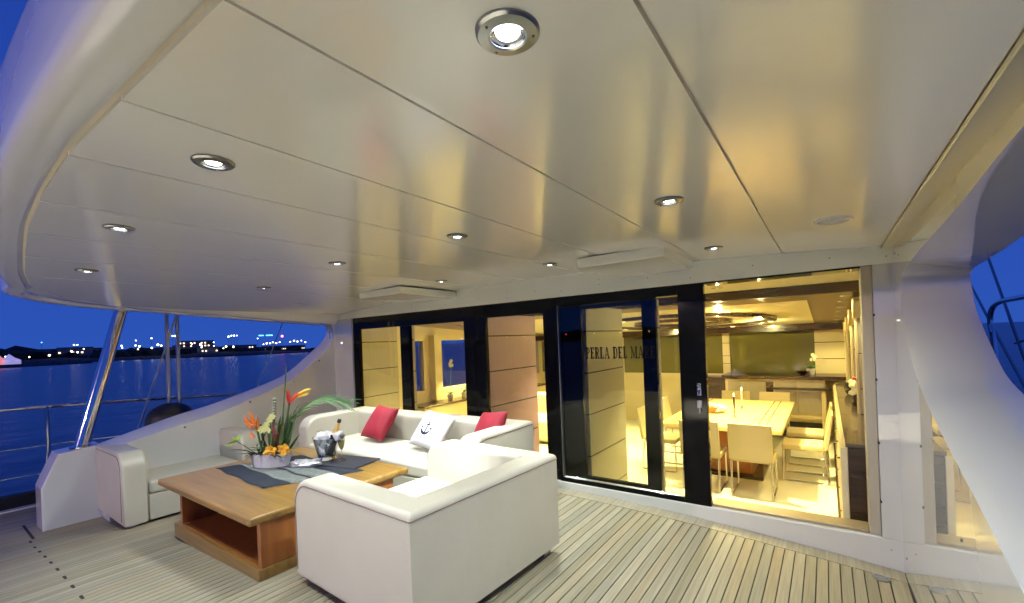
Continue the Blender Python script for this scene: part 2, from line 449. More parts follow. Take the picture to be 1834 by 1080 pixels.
# nosing of the overhang and the port side strip
C2 = [(-5.32, -3.19, 2.135), (-5.79, -2.96, 2.12), (-6.10, -2.52, 2.095), (-6.22, -1.88, 2.06), (-6.23, -.95, 2.005), (-6.23, -.02, 1.945)]
C3 = [(-5.45, -3.20, 2.135), (-5.95, -2.98, 2.128), (-6.35, -2.58, 2.12), (-6.55, -1.9, 2.095), (-6.6, -.95, 2.03), (-6.6, -.02, 1.975)]
C1 = [(-5.26, -3.17), (-5.7, -2.93), (-6.0, -2.48), (-6.115, -1.85), (-6.12, -.95), (-6.12, -.0)]
edge = empty('roof_overhang', (0, 0, 0), 0, 'white rounded edge of the upper deck overhanging the aft deck', 'overhang')
b = NB()
def subd(P, n=5):
    out = []
    P = [Vector(p) for p in P]
    for i in range(len(P) - 1):
        p0 = P[max(i - 1, 0)]; p1 = P[i]; p2 = P[i + 1]; p3 = P[min(i + 2, len(P) - 1)]
        for k in range(n):
            t = k / n
            out.append(.5 * ((2 * p1) + (-p0 + p2) * t + (2 * p0 - 5 * p1 + 4 * p2 - p3) * t * t + (-p0 + 3 * p1 - 3 * p2 + p3) * t ** 3))
    out.append(P[-1]); return out
s1 = subd([(x, y, cl(x)) for x, y in C1]); s2 = subd(C3); sm = subd(C2)
rows = []
for p, m_, q in zip(s1, sm, s2):
    rows.append([p + Vector((0, 0, .004)), p.lerp(m_, .4) + Vector((.0, 0, -.002)), p.lerp(m_, .85), m_.lerp(q, .04), m_.lerp(q, .3), q])
loft(b, rows); O('side_soffit', b, GEL, edge, smooth=True)
path = subd([(x, y, cl(x)) for x, y in YE[:9]]) + [Vector(v) for v in s2[1:]]
prof = [(.008, .02), (.012, -.004), (.05, -.02), (.085, -.019), (.108, -.012), (.121, .002), (.126, .02), (.128, .06), (.132, .19), (.128, .205), (.10, .21), (.0, .21)]
prof = [(-.012, .018), (.026, .012), (.030, -.014)] + prof[2:]
rows = []
for i, p in enumerate(path):
    t = (path[min(i + 1, len(path) - 1)] - path[max(i - 1, 0)]); t.z = 0; t.normalize()
    n = Vector((-t.y, t.x, 0))                  # outward
    rows.append([p + n * o_ + Vector((0, 0, dz)) for o_, dz in prof])
b = NB(); R = loft(b, rows, closed=True); b.faces.new(R[0]); b.faces.new(R[-1][::-1])
O('nosing', b, GEL, edge, smooth=True, angle=50)
# fill lights added on the overhang's edge; bounce off the aft deck lifts the ceiling
for (x, lab) in [(-1.1, 'added fill light on the overhang edge, starboard one'), (-3.0, 'added fill light on the overhang edge, middle one'), (-4.9, 'added fill light on the overhang edge, port one')]:
    ye = interp(YE, x) - .22
    r = empty('aft_fill_light', (x, ye, cl(x) + .19), 0, lab, 'floodlight', 'added fill lights on the overhang edge')
    b = NB(); box(b, -.02, .02, -.02, .12, .03, .06, .005, 1); O('bracket', b, STEEL, r)
    b = NB(); prism(b, [(-.06, -.03), (.03, -.05), (.05, .03), (-.03, .06)], 'x', -.07, .07, .008, 2); O('housing', b, RUBBER, r)
    ld = bpy.data.lights.new('flood_lamp', 'SPOT'); ld.energy = AFT_FILL_W; ld.color = AFT_FILL_COL; ld.spot_size = radians(84); ld.spot_blend = .4; ld.shadow_soft_size = .05
    lo = bpy.data.objects.new('flood_lamp', ld); COL.objects.link(lo); lo.parent = r; lo.location = (0, -.03, -.065); lo.rotation_euler = Vector((0, -2.6, -2.3)).to_track_quat('-Z', 'Y').to_euler()
# shallow boxes under the ceiling by the header
for (x0, x1, y0, lab) in [(-1.87, -1.225, -.80, 'shallow white access box under the ceiling above the lettered glass door'), (-4.5, -3.82, -.83, 'shallow white access box under the ceiling above the red cushion sofa')]:
    r = empty('access_box', ((x0 + x1) / 2, 0, 2.2), 0, lab, 'access box', 'access boxes under the ceiling')
    h = (x1 - x0) / 2
    b = NB(); zc = cl((x0 + x1) / 2) - 2.2
    box(b, -h, h, y0, -.003, zc - .075, zc - .002, .008, 2); O('cover', b, CEIL, r, wn=True)
# small round vents
for (x, y, lab) in [(-5.44, -1.0, 'tiny round vent in the ceiling near the port bulwark')]:
    r = empty('ceiling_vent', (x, y, cl(x)), 0, lab, 'vent')
    b = NB(); lathe(b, [(0, -.008), (.03, -.008), (.05, -.004), (.055, .0), (.055, .012)], 20); O('cover', b, BRUSH, r, smooth=True)
# round speaker grille
r = empty('ceiling_speaker', (-.316, -1.02, cl(-.316)), 0, 'white round speaker grille in the ceiling above the open door', 'speaker')
b = NB(); lathe(b, [(.062, -.004), (.066, -.010), (.078, -.010), (.084, -.002), (.084, .01)], 36); O('rim', b, GEL, r, smooth=True)
b = NB(); lathe(b, [(0, -.006), (.02, -.006), (.021, -.003), (.024, -.006), (.034, -.006), (.035, -.003), (.038, -.006), (.048, -.006), (.049, -.003), (.052, -.006), (.061, -.006), (.063, -.002)], 36)
O('grille', b, mat('grille_grey', (.55, .55, .56), .5), r, smooth=True)

# downlights
EMB = mat('downlight_bulb', (1, 1, 1), .5, emit=(.92, .98, 1), estr=14)
REFL = mat('reflector', (.8, .85, .95), .12, 1)
def downlight(x, y, lab, aim=None):
    r = empty('downlight', (x, y, cl(x)), 0, lab, 'downlight', 'recessed downlights in the ceiling')
    b = NB(); lathe(b, [(.033, -.001), (.033, -.010), (.036, -.013), (.055, -.010), (.0595, -.005), (.0605, .004)], 36); O('bezel', b, BRUSH if y < -2.5 and x > -1.5 else DARKM, r, smooth=True)  # farther rings take darker metal, imitating the dark reflections in them
    b = NB(); lathe(b, [(.0328, -.009), (.030, -.006), (.026, -.003), (.0, -.0015)], 28); O('reflector', b, REFL, r, smooth=True)
    b = NB(); lathe(b, [(0, -.0085), (.012, -.008), (.021, -.0055), (.0225, -.0035)], 24); O('bulb', b, EMB, r, smooth=True)
    b = NB()
    for a in (.6, 2.7, 4.4): lathe(b, [(0, -.0145), (.0025, -.014), (.003, -.010)], 8, (.047 * cos(a), .047 * sin(a), 0))
    O('screw', b, DARKM, r)
    ld = bpy.data.lights.new('spot_lamp', 'SPOT'); ld.energy = DOWN_W; ld.color = DOWN_COL; ld.spot_size = radians(140); ld.spot_blend = 1; ld.shadow_soft_size = .02
    lo = bpy.data.objects.new('spot_lamp', ld); COL.objects.link(lo); lo.parent = r; lo.location = (0, 0, -.022)
    if aim: lo.rotation_euler = (Vector(aim) - Vector((x, y, cl(x)))).to_track_quat('-Z', 'Y').to_euler(); ld.energy *= 7; ld.spot_size = radians(50)
    elif y > -.8 and x < -1.5: ld.energy *= 2.6; ld.spot_size = radians(82)
colname = ['first from the right', 'second from the right', 'third from the right', 'leftmost']
for (ys, row) in [((-3.10, -3.17, -3.14, -3.02), 'in the aft row'), ((-1.84, -1.90, -1.90, -1.80), 'in the middle row'), ((-.55, -.67, -.67, -.57), 'in the row by the doors')]:
    for k, xx in enumerate([-.87, -2.06, -3.25, -4.58]):
        xx2 = {-.87: {0: -.825, 1: -.891, 2: -.964}, -2.06: {0: -1.938, 1: -2.057, 2: -2.175}, -3.25: {0: -3.103, 1: -3.235, 2: -3.404}, -4.58: {0: -4.40, 1: -4.56, 2: -4.77}}[xx][['aft', 'mid', 'row'].index(row[7:10] if row[7:10] in ('aft', 'mid') else 'row')]
        downlight(xx2, ys[k], 'recessed round downlight %s of the ceiling, %s' % (row, colname[k]), (-2.9, -1.6, .5) if row == 'in the middle row' and k == 1 else None)

# ------------------------------------------------------------------ salon bulkhead (aft wall with the door opening)
bulk = empty('salon_bulkhead', (-3, 0, 0), 0, 'white aft wall of the salon framing the long row of glass doors', 'wall')
bx = Matrix.Translation((3, 0, 0))
def part(name, bm_, m, par, **k):
    o = O(name, bm_, m, par, **k); return o
def rel(o): o.location = (3, 0, 0); return o
b = NB(); rows = []
for k in range(31):
    x = -6.34 + k * 6.37 / 30
    rows.append([(x, -.0, 2.013), (x, -.0, cl(x) + .02), (x, .16, cl(x) + .02), (x, .16, 2.013)])
R = loft(b, rows, closed=True); b.faces.new(R[0]); b.faces.new(R[-1][::-1])
rel(O('header', b, GELH, bulk))
b = NB(); rows = []
for k in range(31):
    x = -6.34 + k * 6.37 / 30
    rows.append([(x, -.0, dk(x) - .02), (x, -.0, .195), (x, .008, .203), (x, .16, .203), (x, .16, dk(x) - .02)])
R = loft(b, rows, closed=True); b.faces.new(R[0]); b.faces.new(R[-1][::-1])
rel(O('sill', b, GELW, bulk))
b = NB(); box(b, -6.34, -5.872, 0, .16, .2035, 2.0125); rel(O('side_panel', b, GELW, bulk))
b = NB(); box(b, -.104, .03, 0, .16, .2035, 2.0125); rel(O('side_panel', b, GELW, bulk))
b = NB(); box(b, -.165, -.1045, .03, .2, .2035, 2.0125, .004, 1); rel(O('door_jamb', b, CREAMP, bulk))
b = NB(); box(b, -1.155, -.1655, .0, .2, 2.0, 2.0125); rel(O('track', b, BLACKG, bulk))
b = NB(); box(b, -1.155, -.1655, .035, .2, .204, .222, .003, 1); rel(O('threshold', b, mat('threshold_bronze', (.34, .27, .17), .4, .3), bulk))
b = NB()
for (x, z) in [(-.03, 2.06), (-.33, 2.09), (-.06, .13), (-.8, 2.10), (-1.25, 2.06), (-1.6, 2.1), (-2.05, 2.09), (-2.05, 2.14), (-2.45, 2.07), (-2.75, 2.1), (-3.1, 2.06), (-3.1, 2.13), (-3.5, 2.09), (-4.0, 2.06), (-4.6, 2.09), (-5.2, 2.06)]:
    box(b, x - .004, x + .004, -.002, .0, z - .004, z + .004, .001, 1)
rel(O('screw', b, DARKM, bulk))
b = NB()
for z in (.44, .83, 1.25, 1.68): box(b, -.107, -.098, -.003, .03, z - .008, z + .008)
rel(O('stop_pin', b, RUBBER, bulk))

# glass door leaves
def bar(par, name, x0, x1, z0, z1, y0, y1, m=BLACKG):
    b = NB(); box(b, x0, x1, y0, y1, z0, z1, .003, 1); o = O(name, b, m, par); o.location = (-par.location.x, 0, 0); return o
lf = empty('glass_door', (-4.8, 0, 0), 0, 'black framed twin pane glazing behind the red cushion on the left', 'glass door', 'glass doors of the salon')
bar(lf, 'stile', -5.871, -5.742, .204, 2.011, .02, .075); bar(lf, 'stile', -4.862, -4.69, .256, 1.848, .02, .075); bar(lf, 'stile', -3.755, -3.60, .204, 2.011, .02, .075)
bar(lf, 'rail', -5.741, -3.756, 1.849, 2.011, .02, .075); bar(lf, 'rail', -5.741, -3.756, .204, .255, .02, .075)
bar(lf, 'pane', -5.743, -4.861, .254, 1.850, .045, .051, PANE); bar(lf, 'pane', -4.691, -3.754, .254, 1.850, .045, .051, PANE)
lf = empty('glass_door', (-3.0, 0, 0), 0, 'black framed glazing in front of the rosy lit panel, behind the sofa arm', 'glass door', 'glass doors of the salon')
bar(lf, 'stile', -3.597, -3.437, .204, 2.011, .02, .075); bar(lf, 'stile', -2.685, -2.545, .204, 2.011, .02, .075)
bar(lf, 'rail', -3.436, -2.686, 1.868, 2.011, .02, .075); bar(lf, 'rail', -3.436, -2.686, .204, .255, .02, .075)
bar(lf, 'pane', -3.438, -2.684, .254, 1.87, .045, .051, PANE)
lf = empty('glass_door', (-1.85, 0, 0), 0, 'sliding glass door with black lettering and a steel lock', 'glass door', 'glass doors of the salon')
bar(lf, 'stile', -2.541, -2.512, .204, 2.011, .005, .06); bar(lf, 'stile', -1.362, -1.158, .204, 2.011, .005, .06)
bar(lf, 'edge_strip', -2.511, -2.503, .256, 1.93, .004, .05, BRUSH)
bar(lf, 'edge_strip', -2.502, -1.363, .2475, .2545, .004, .04, BRUSH)
bar(lf, 'rail', -2.511, -1.363, 1.931, 2.011, .005, .06); bar(lf, 'rail', -2.511, -1.363, .204, .247, .005, .06)
bar(lf, 'pane', -2.502, -1.363, .255, 1.930, .025, .031, PANEL_)
letter_parent = lf
# lock on the stile
b = NB(); box(b, -1.232, -1.198, -.012, .004, 1.10, 1.20, .006, 2); box(b, -1.228, -1.206, -.04, -.013, 1.15, 1.19, .008, 2); o = O('handle', b, STEEL, lf); o.location = (1.85, 0, 0)
b = NB(); box(b, -1.236, -1.194, -.010, .004, .995, 1.06, .008, 2); box(b, -1.222, -1.208, -.018, .004, .955, .993, .004, 1); o = O('lock', b, BRUSH, lf); o.location = (1.85, 0, 0)
lf = empty('glass_door', (-1.8, 0, 0), 0, 'open glass door leaf parked behind the lettered one', 'glass door', 'glass doors of the salon')
bar(lf, 'stile', -1.70, -1.575, .225, 2.0, .09, .135); bar(lf, 'stile', -2.53, -2.30, .225, 2.0, .09, .135)
bar(lf, 'rail', -2.299, -1.701, 1.88, 2.0, .09, .135); bar(lf, 'rail', -2.299, -1.701, .225, .262, .09, .135)
bar(lf, 'pane', -2.301, -1.699, .261, 1.882, .11, .116, PANE)

# lettering on the pane: condensed slab serif capitals
def glyph(ch):
    """strokes as polygons in a 0..w by 0..1 cell"""
    t = .20; s = .10; sv = .27
    def R(x0, y0, x1, y1): return [(x0, y0), (x1, y0), (x1, y1), (x0, y1)]
    stem = lambda x: [R(x, 0, x + t, 1), R(x - .06, 0, x + t + .06, s), R(x - .06, 1 - s, x + t + .06, 1)]
    def bowl(y0, y1, x0, x1):
        out = []; n = 8; cy = (y0 + y1) / 2; ry = (y1 - y0) / 2; cx = x0 + (x1 - x0) * .35; rx = x1 - cx
        for i in range(n):
            a0 = -pi / 2 + pi * i / n; a1 = -pi / 2 + pi * (i + 1) / n
            o = [(cx + rx * cos(a), cy + ry * sin(a)) for a in (a0, a1)]; i_ = [(cx + (rx - .13) * cos(a), cy + (ry - s) * sin(a)) for a in (a1, a0)]
            out.append(o + i_)
        out += [R(x0, y1 - s, cx, y1), R(x0, y0, cx, y0 + s)]
        return out
    if ch == 'P': return .52, stem(.06) + bowl(.44, 1, .2, .52)
    if ch == 'E': return .5, stem(.06) + [R(.2, 0, .48, s), R(.2, 1 - s, .48, 1), R(.2, .48, .40, .55), R(.42, 0, .48, sv), R(.42, 1 - sv, .48, 1), R(.36, .42, .40, .61)]
    if ch == 'R': return .58, stem(.06) + bowl(.46, 1, .2, .52) + [[(.26, .5), (.38, .5), (.54, 0), (.42, 0)], R(.40, 0, .6, s)]
    if ch == 'L': return .48, stem(.06) + [R(.2, 0, .46, s), R(.40, 0, .46, sv + .06)]
    if ch == 'A': return .62, [[(.06, 0), (.12, 0), (.31, .86), (.31, 1), (.26, 1)], [(.26, 1), (.38, 1), (.58, 0), (.44, 0)], R(.16, .28, .46, .35), R(0, 0, .19, s), R(.38, 0, .64, s)]
    if ch == 'D': return .56, stem(.06) + bowl(0, 1, .2, .56)
    if ch == 'M': return .78, [R(.07, 0, .13, 1), R(.58, 0, .72, 1), [(.07, 1), (.2, 1), (.42, .2), (.36, .05)], [(.36, .05), (.42, .05), (.62, 1), (.56, 1)], R(0, 0, .2, s), R(.52, 0, .78, s), R(0, 1 - s, .18, 1), R(.58, 1 - s, .78, 1)]
    return .26, []
txt = 'PERLA DEL MARE'
b = NB(); xcur = 0; H = .108; z0 = 1.405; x0 = -2.225
wtot = sum(glyph(c)[0] + .07 for c in txt); SXT = .66 / (wtot * H)
for c in txt:
    w, polys = glyph(c)
    for j, pl in enumerate(polys):
        yo = .0235 - .00012 * j
        vs = [b.verts.new((x0 + (xcur + px) * H * SXT, yo, z0 + pz * H)) for px, pz in pl]
        try: b.faces.new(vs)
        except ValueError: pass
    xcur += w + .07
o = O('lettering', b, INK, letter_parent); o.location = (1.85, 0, 0)

# ------------------------------------------------------------------ port bulwark
outer = [(-2.57, .69), (-1.95, .865), (-1.47, .97), (-.78, 1.175), (-.5, 1.31), (-.25, 1.505), (-.08, 1.64), (.03, 1.75), (.085, 1.86), (.06, 1.935), (-.02, 1.972)]
inner = [(-2.57, .665), (-1.98, .79), (-1.51, .89), (-.837, 1.12), (-.58, 1.24), (-.356, 1.40), (-.17, 1.55), (-.05, 1.68), (-.012, 1.80), (-.02, 1.90), (-.06, 1.995)]
def curve2(P, n=4): return [(v.x, v.y) for v in subd([(p[0], p[1], 0) for p in P], n)]
co, ci = curve2(outer), curve2(inner)
def bulwark(name, xi, xo, xback, ci, co, low, extra_in, extra_out, label, m):
    r = empty(name, (xi, -1.3, 0), 0, label, 'bulwark', 'bulwarks of the aft deck')
    b = NB()
    pin = [(low[0], low[1])] + extra_in[0] + ci + extra_in[1]
    pout = [(low[0], low[1])] + extra_out[0] + co + extra_out[1]
    n = len(pin)
    A = [b.verts.new((xi, y, z)) for y, z in pin]; B_ = [b.verts.new((xo, y, z)) for y, z in pout]; D_ = [b.verts.new((xback, y, z)) for y, z in pout]
    b.faces.new(A); b.faces.new(D_[::-1])
    for i in range(n):
        j = (i + 1) % n
        b.faces.new((A[i], A[j], B_[j], B_[i])); b.faces.new((B_[i], B_[j], D_[j], D_[i]))
    o = O('body', b, m, r, smooth=True, angle=32); o.location = -r.location
    return r
GELP = GEL
pb = bulwark('port_bulwark', -6.31, -6.55, -6.63, ci, co, (-2.57, -.12), [[]][0:1] + [[(0.14, 2.12), (.14, -.12)]], [[]][0:1] + [[(.14, 2.0), (.14, -.12)]], 'white port bulwark sweeping up in a curve to the salon wall', GEL)
b = NB()                                       # small bolt and hinge on the fashion plate
box(b, -.004, .0, -.03, -.01, 1.74, 1.86, .003, 1)
o = O('strip_light', b, STEEL, pb); o.location = (0.004, 1.3 - .05, 0)
b = NB()
for (y, z) in [(-1.9, .80), (-1.2, .99), (-.62, 1.19), (-.25, 1.46)]: lathe(b, [(0, .006), (.01, .005), (.014, 0)], 10, mtx=Matrix.Translation((0, y, z - .03)) @ Matrix.Rotation(pi / 2, 4, 'Y'))
o = O('cap_screw', b, STEEL, pb); o.location = (.0, 1.3, 0)
# white post box at the aft end
r = empty('post_box', (-6.75, -2.8, -.08), 0, 'white chamfered box carrying the foot of the steel pillar', 'box')
b = NB(); prism(b, [(-.20, 0), (-.20, .42), (-.075, .735), (.245, .765), (.245, 0)], 'x', -.16, .165, .012, 2); O('body', b, GEL, r, wn=True)
r = empty('steel_pillar', (-6.7, -2.69, .68), 0, 'leaning polished steel pillar holding up the overhang', 'pillar')
b = NB(); tube(b, [(0, 0, -.01), (0, .365, 1.45)], .058, 24); O('pole', b, STEEL, r, smooth=True)
b = NB(); lathe(b, [(0, .012), (.085, .012), (.09, .006), (.09, -.01)], 24); O('foot_plate', b, STEEL, r, smooth=True)

# ------------------------------------------------------------------ starboard bulwark with the glossy side wall
pairs = [((-3.4, .62), (-3.4, .70)), ((-2.9, .71), (-2.9, .81)), ((-2.14, .895), (-2.14, .985)), ((-1.73, 1.01), (-1.73, 1.085)), ((-1.35, 1.11), (-1.35, 1.18)), ((-1.03, 1.205), (-1.03, 1.275)),
         ((-.80, 1.29), (-.80, 1.345)), ((-.62, 1.385), (-.62, 1.455)), ((-.47, 1.50), (-.47, 1.57)), ((-.37, 1.62), (-.36, 1.67)), ((-.32, 1.74), (-.30, 1.77)), ((-.325, 1.85), (-.27, 1.85)), ((-.42, 1.91), (-.32, 1.90)),
         ((-.9, 1.958), (-.7, 1.925)), ((-1.62, 2.004), (-1.3, 1.975)), ((-2.34, 2.065), (-2.0, 2.02)), ((-3.38, 2.09), (-3.38, 2.07))]
ins = [p for p, q in pairs]; outs = [q for p, q in pairs]
# the front of the opening is rounded: the inner lip starts further aft than the outer edge
def cbulwark(xi, xo, xback, ci, co):
    r = empty('starboard_bulwark', (xi, 0, 0), .012, 'glossy white starboard bulwark with a swept opening to the sea', 'bulwark', 'bulwarks of the aft deck')
    b = NB()
    base_in = [(-3.4, -.12), (.16, -.12), (.16, 2.135), (-3.4, 2.135)]
    pin = ci[::-1]; pout = co[::-1]              # from top aft round the front to the lower aft
    A = [b.verts.new((xi, y, z)) for y, z in base_in + pin]; B_ = [b.verts.new((xo, y, z)) for y, z in base_in + pout]; D_ = [b.verts.new((xback, y, z)) for y, z in base_in + pout]
    n = len(A); b.faces.new(A); b.faces.new(D_[::-1])
    for i in range(n):
        j = (i + 1) % n
        b.faces.new((A[i], A[j], B_[j], B_[i])); b.faces.new((B_[i], B_[j], D_[j], D_[i]))
    o = O('body', b, GELW, r, smooth=True, angle=40)
    return r
sb = cbulwark(0.0, .25, .30, curve2(ins), curve2(outs))
b = NB()
for (y, z) in [(-.12, .14), (-.1, 2.06), (-1.5, .8)]: lathe(b, [(0, .003), (.006, .0025), (.007, 0)], 10, mtx=Matrix.Translation((0, y, z)) @ Matrix.Rotation(-pi / 2, 4, 'Y'))
o = O('screw', b, DARKM, sb); o.location = (-.001, 0, 0)

# ------------------------------------------------------------------ rails and rigging
rail = empty('guard_rail', (-7.42, -2.83, -.07), 0, 'steel guard rail with wires along the port side deck', 'railing')
b = NB(); tube(b, subd([(-.0, -3.6, 1.19), (0, -.3, 1.155), (0, 1.7, 1.06), (0, 3.6, .93)], 6), .021, 10); O('top_rail', b, STEEL, rail, smooth=True)
for y in (-2.0, 0.0, 1.95):
    b = NB(); tube(b, [(0, y, .0), (0, y, 1.15 - max(0, y) * .05)], .022, 10); o = O('stanchion', b, STEEL, rail, smooth=True)
for z in (.42, .72):
    b = NB(); tube(b, [(0, -3.6, z + .03), (0, 0, z), (0, 3.6, z - .12)], .006, 6); O('lifeline', b, BRUSH, rail)
rig = empty('shroud', (-7.2, -1.72, -.07), 0, 'steel rigging wires rising outside the port bulwark', 'rigging', 'rigging outside the bulwarks')
for (y0, y1, rr) in [(-.065, -.03, .024), (.045, .09, .024)]:
    b = NB(); tube(b, [(0, y0, .4), (0, y1, 6.5)], rr, 8); O('wire', b, BRUSH, rig, smooth=True)
b = NB(); tube(b, [(0, -.40, .7), (0, .06, 2.2), (0, 1.4, 6.5)], .012, 8); O('wire', b, BRUSH, rig, smooth=True)
for y in (-.065, .045):
    b = NB(); tube(b, [(0, y, .85), (0, y + .004, 1.05)], .03, 8); O('turnbuckle', b, STEEL, rig, smooth=True)
b = NB(); bmesh.ops.create_uvsphere(b, u_segments=20, v_segments=12, radius=.26)
for v in b.verts: v.co.z *= .8
o = tag(O('fender', b, RUBBER, smooth=True), 'round black fender showing above the port bulwark under the wires', 'fender'); o.location = (-7.15, -1.78, .78)
b = NB(); tube(b, [(-6.95, -.9, .9), (-6.95, .25, 3.6)], .006, 6); tag(O('halyard', b, BRUSH), 'thin slanting line beyond the port opening', 'line')
rig = empty('shroud', (.9, 1.9, 0), 0, 'dark crossing rigging wires outside the starboard opening', 'rigging', 'rigging outside the bulwarks')
for pts in ([(0, .99 + .9, 2.01 + .9 * .63), (0, -.47, 1.091), (0, -1.3, .55)], [(0, .33 + .9, 2.204 + .98), (0, -.495, 1.314), (0, -1.4, .35)]):
    b = NB(); tube(b, pts, .011, 8); O('wire', b, BRUSH, rig, smooth=True)
b = NB(); tube(b, [(.0, -.30, 1.42), (.05, -.75, 1.50), (.05, -1.4, 1.60)], .009, 6); O('wire', b, BRUSH, rig)
rail = empty('bow_rail', (.8, 1.5, 0), 0, 'bent steel handrail loop outside the starboard opening', 'railing')
b = NB(); tube(b, subd([(0, -1.5, 1.79), (0, -.5, 1.775), (0, .0, 1.765), (0, .22, 1.71), (0, .27, 1.6), (0, .2, 1.45), (0, .12, 1.0), (0, .05, .0)], 6), .02, 10); O('tube', b, STEEL, rail, smooth=True)

# ------------------------------------------------------------------ sofas
def sofa(name, loc, rz, W_, D, h, seat, label, cat='sofa', back=True, arm_t=.2, gap=.055, cushions=1, group='white leather seats of the aft deck', back_t=.2):
    r = empty(name, loc, rz, label, cat, group)
    y0, y1 = -D / 2, D / 2
    prof = [(y0, gap)] + [(y0, seat + .03)] + arc(y0 + .17, h - .17, .17, 180, 90, 8)[1:] + [(y1, h), (y1, gap)]
    for s in (-1, 1):
        a0, a1 = (-W_ / 2, -W_ / 2 + arm_t) if s < 0 else (W_ / 2 - arm_t, W_ / 2)
        b = NB(); prism(b, prof, 'x', a0, a1, .03, 4)
        if back:
            for v in b.verts:
                if v.co.y > y1 - .038: v.co.y = y1 - (W_ / 2 - abs(v.co.x)) * back_t / arm_t
        arm = O('arm', b, LEATHER, r, smooth=True, angle=50, wn=True)
        b = NB(); xo = -W_ / 2 - .0012 if s < 0 else W_ / 2 + .0012
        pp = [(xo - s * .004, y, z - .006) for y, z in prof[1:-1]]
        pp = [(xo, y0 + .036, gap + .05)] + [(xo, y, z) for y, z in arc(y0 + .17, h - .17, .134, 180, 90, 8)] + [(xo, y1 - .002 if back else y1 - .03, h - .036)]
        tube(b, pp, .0038, 5); O('piping', b, PIPING, arm)
    if back:
        b = NB(); bt = back_t
        prism(b, [(y1 - bt, seat - .06), (y1 - bt, h - .08)] + arc(y1 - bt + .05, h - .05, .05, 170, 90, 4) + arc(y1 - .03, h - .03, .03, 90, 0, 4) + [(y1, gap)] + [(y1 - bt, gap)], 'x', -W_ / 2, W_ / 2)
        for v in b.verts:
            sg = 1 if v.co.x > 0 else -1
            v.co.x = sg * (W_ / 2 - min(bt, y1 - v.co.y) * arm_t / bt - .0004)
        bk = O('backrest', b, LEATHER, r, smooth=True, angle=50, wn=True)
        b = NB(); tube(b, [(-W_ / 2 - .001, y1 + .0012, h - .036), (W_ / 2 + .001, y1 + .0012, h - .036)], .0038, 5); O('piping', b, PIPING, bk)
        ye = y1 - bt - .002
    else: ye = y1
    b = NB(); box(b, -W_ / 2 + arm_t + .002, W_ / 2 - arm_t - .002, y0 + .012, ye, gap, seat - .13, .012, 2); O('seat_base', b, LEATHER, r, smooth=True, wn=True)
    n = cushions; wi = (W_ - 2 * arm_t - .006) / n
    for k in range(n):
        xa = -W_ / 2 + arm_t + .003 + k * wi
        b = NB(); box(b, xa + .002, xa + wi - .002, y0 + .004, ye, seat - .128, seat, .035, 4)
        for v in b.verts:
            if v.co.z > seat - .01:
                u = (v.co.x - xa) / wi * 2 - 1; w = (v.co.y - y0) / (ye - y0) * 2 - 1
                v.co.z += .012 * max(0, 1 - u * u) * max(0, 1 - w * w)
        O('seat_cushion', b, LEATHER, r, smooth=True, wn=True)
    for sx in (-1, 1):
        for sy in (-1, 1):
            b = NB(); box(b, sx * (W_ / 2 - .09) - .035, sx * (W_ / 2 - .09) + .035, sy * (D / 2 - .08) - .035, sy * (D / 2 - .08) + .035, -.012, gap - .001, .004, 1); O('foot', b, BRUSH, r)
    return r
sofa('armchair', (-2.505, -1.75, dk(-2.5)), radians(-90 - 2.5), 1.27, 1.14, .672, .40, 'boxy ivory leather armchair seen from behind in the foreground', 'armchair')
sofa('sofa', (-4.10, -.60, dk(-4.6)), 0, 2.70, .93, .725, .43, 'long ivory leather sofa against the glass doors holding the cushions', 'sofa', cushions=2, back_t=.24)
sofa('bench_seat', (-6.15, -1.98, -.045), radians(90), 1.24, .90, .735, .43, 'low ivory leather bench with rounded arms along the port bulwark', 'bench', back=False)

# ------------------------------------------------------------------ cushions
def cushion(name, p, size, T, normal, upd, m, label, group=None):
    """square pillow; normal = facing direction, upd = its up edge direction"""
    nz = Vector(normal).normalized(); uy = Vector(upd); uy = (uy - nz * uy.dot(nz)).normalized(); ux = uy.cross(nz)
    n = 18; h = size / 2
    def f(u, v, side):
        e = max(0, (1 - abs(u) ** 2.6)) * max(0, (1 - abs(v) ** 2.6))
        th = T * .5 * e ** .42
        k = 1 - .055 * (1 - abs(v) ** 2) * abs(u) ** 3
        k2 = 1 - .055 * (1 - abs(u) ** 2) * abs(v) ** 3
        wr = .004 * sin(7 * u + 3 * v) * e
        return Vector((u * h * k, v * h * k2, side * (th + wr)))
    b = NB(); G = {}
    for s in (1, -1):
        for i in range(n + 1):
            for j in range(n + 1):
                u, v = -1 + 2 * i / n, -1 + 2 * j / n
                bd = i in (0, n) or j in (0, n)
                key = (i, j, 0 if bd else s)
                if key not in G: G[key] = b.verts.new(f(u, v, 0 if bd else s))
    K = lambda i, j, s: G[(i, j, 0 if (i in (0, n) or j in (0, n)) else s)]
    for s in (1, -1):
        for i in range(n):
            for j in range(n):
                q = (K(i, j, s), K(i + 1, j, s), K(i + 1, j + 1, s), K(i, j + 1, s))
                b.faces.new(q if s > 0 else q[::-1])
    Mx = Matrix((ux, uy, nz)).transposed().to_4x4(); Mx.translation = Vector(p)
    r = empty(name, p, 0, label, 'cushion', group); r.matrix_world = Mx
    O('cover', b, m, r, smooth=True, angle=80)
    return r, f
CG = 'cushions on the long sofa'
cushion('cushion', (-4.62, -.53, .715), .42, .14, (-.05, -1, .75), (.10, .7, 1), RED, 'bright red square cushion leaning on the sofa back, the left one', CG)
r, f = cushion('cushion', (-3.72, -.56, .705), .42, .14, (.10, -1, .85), (.12, .8, 1), WHITEF, 'white cushion printed with a dark blue anchor', CG)
cushion('cushion', (-3.06, -.46, .735), .42, .14, (-.35, -.9, .6), (.02, .5, 1), RED, 'red square cushion half hidden behind the right sofa arm', CG)
b = NB()
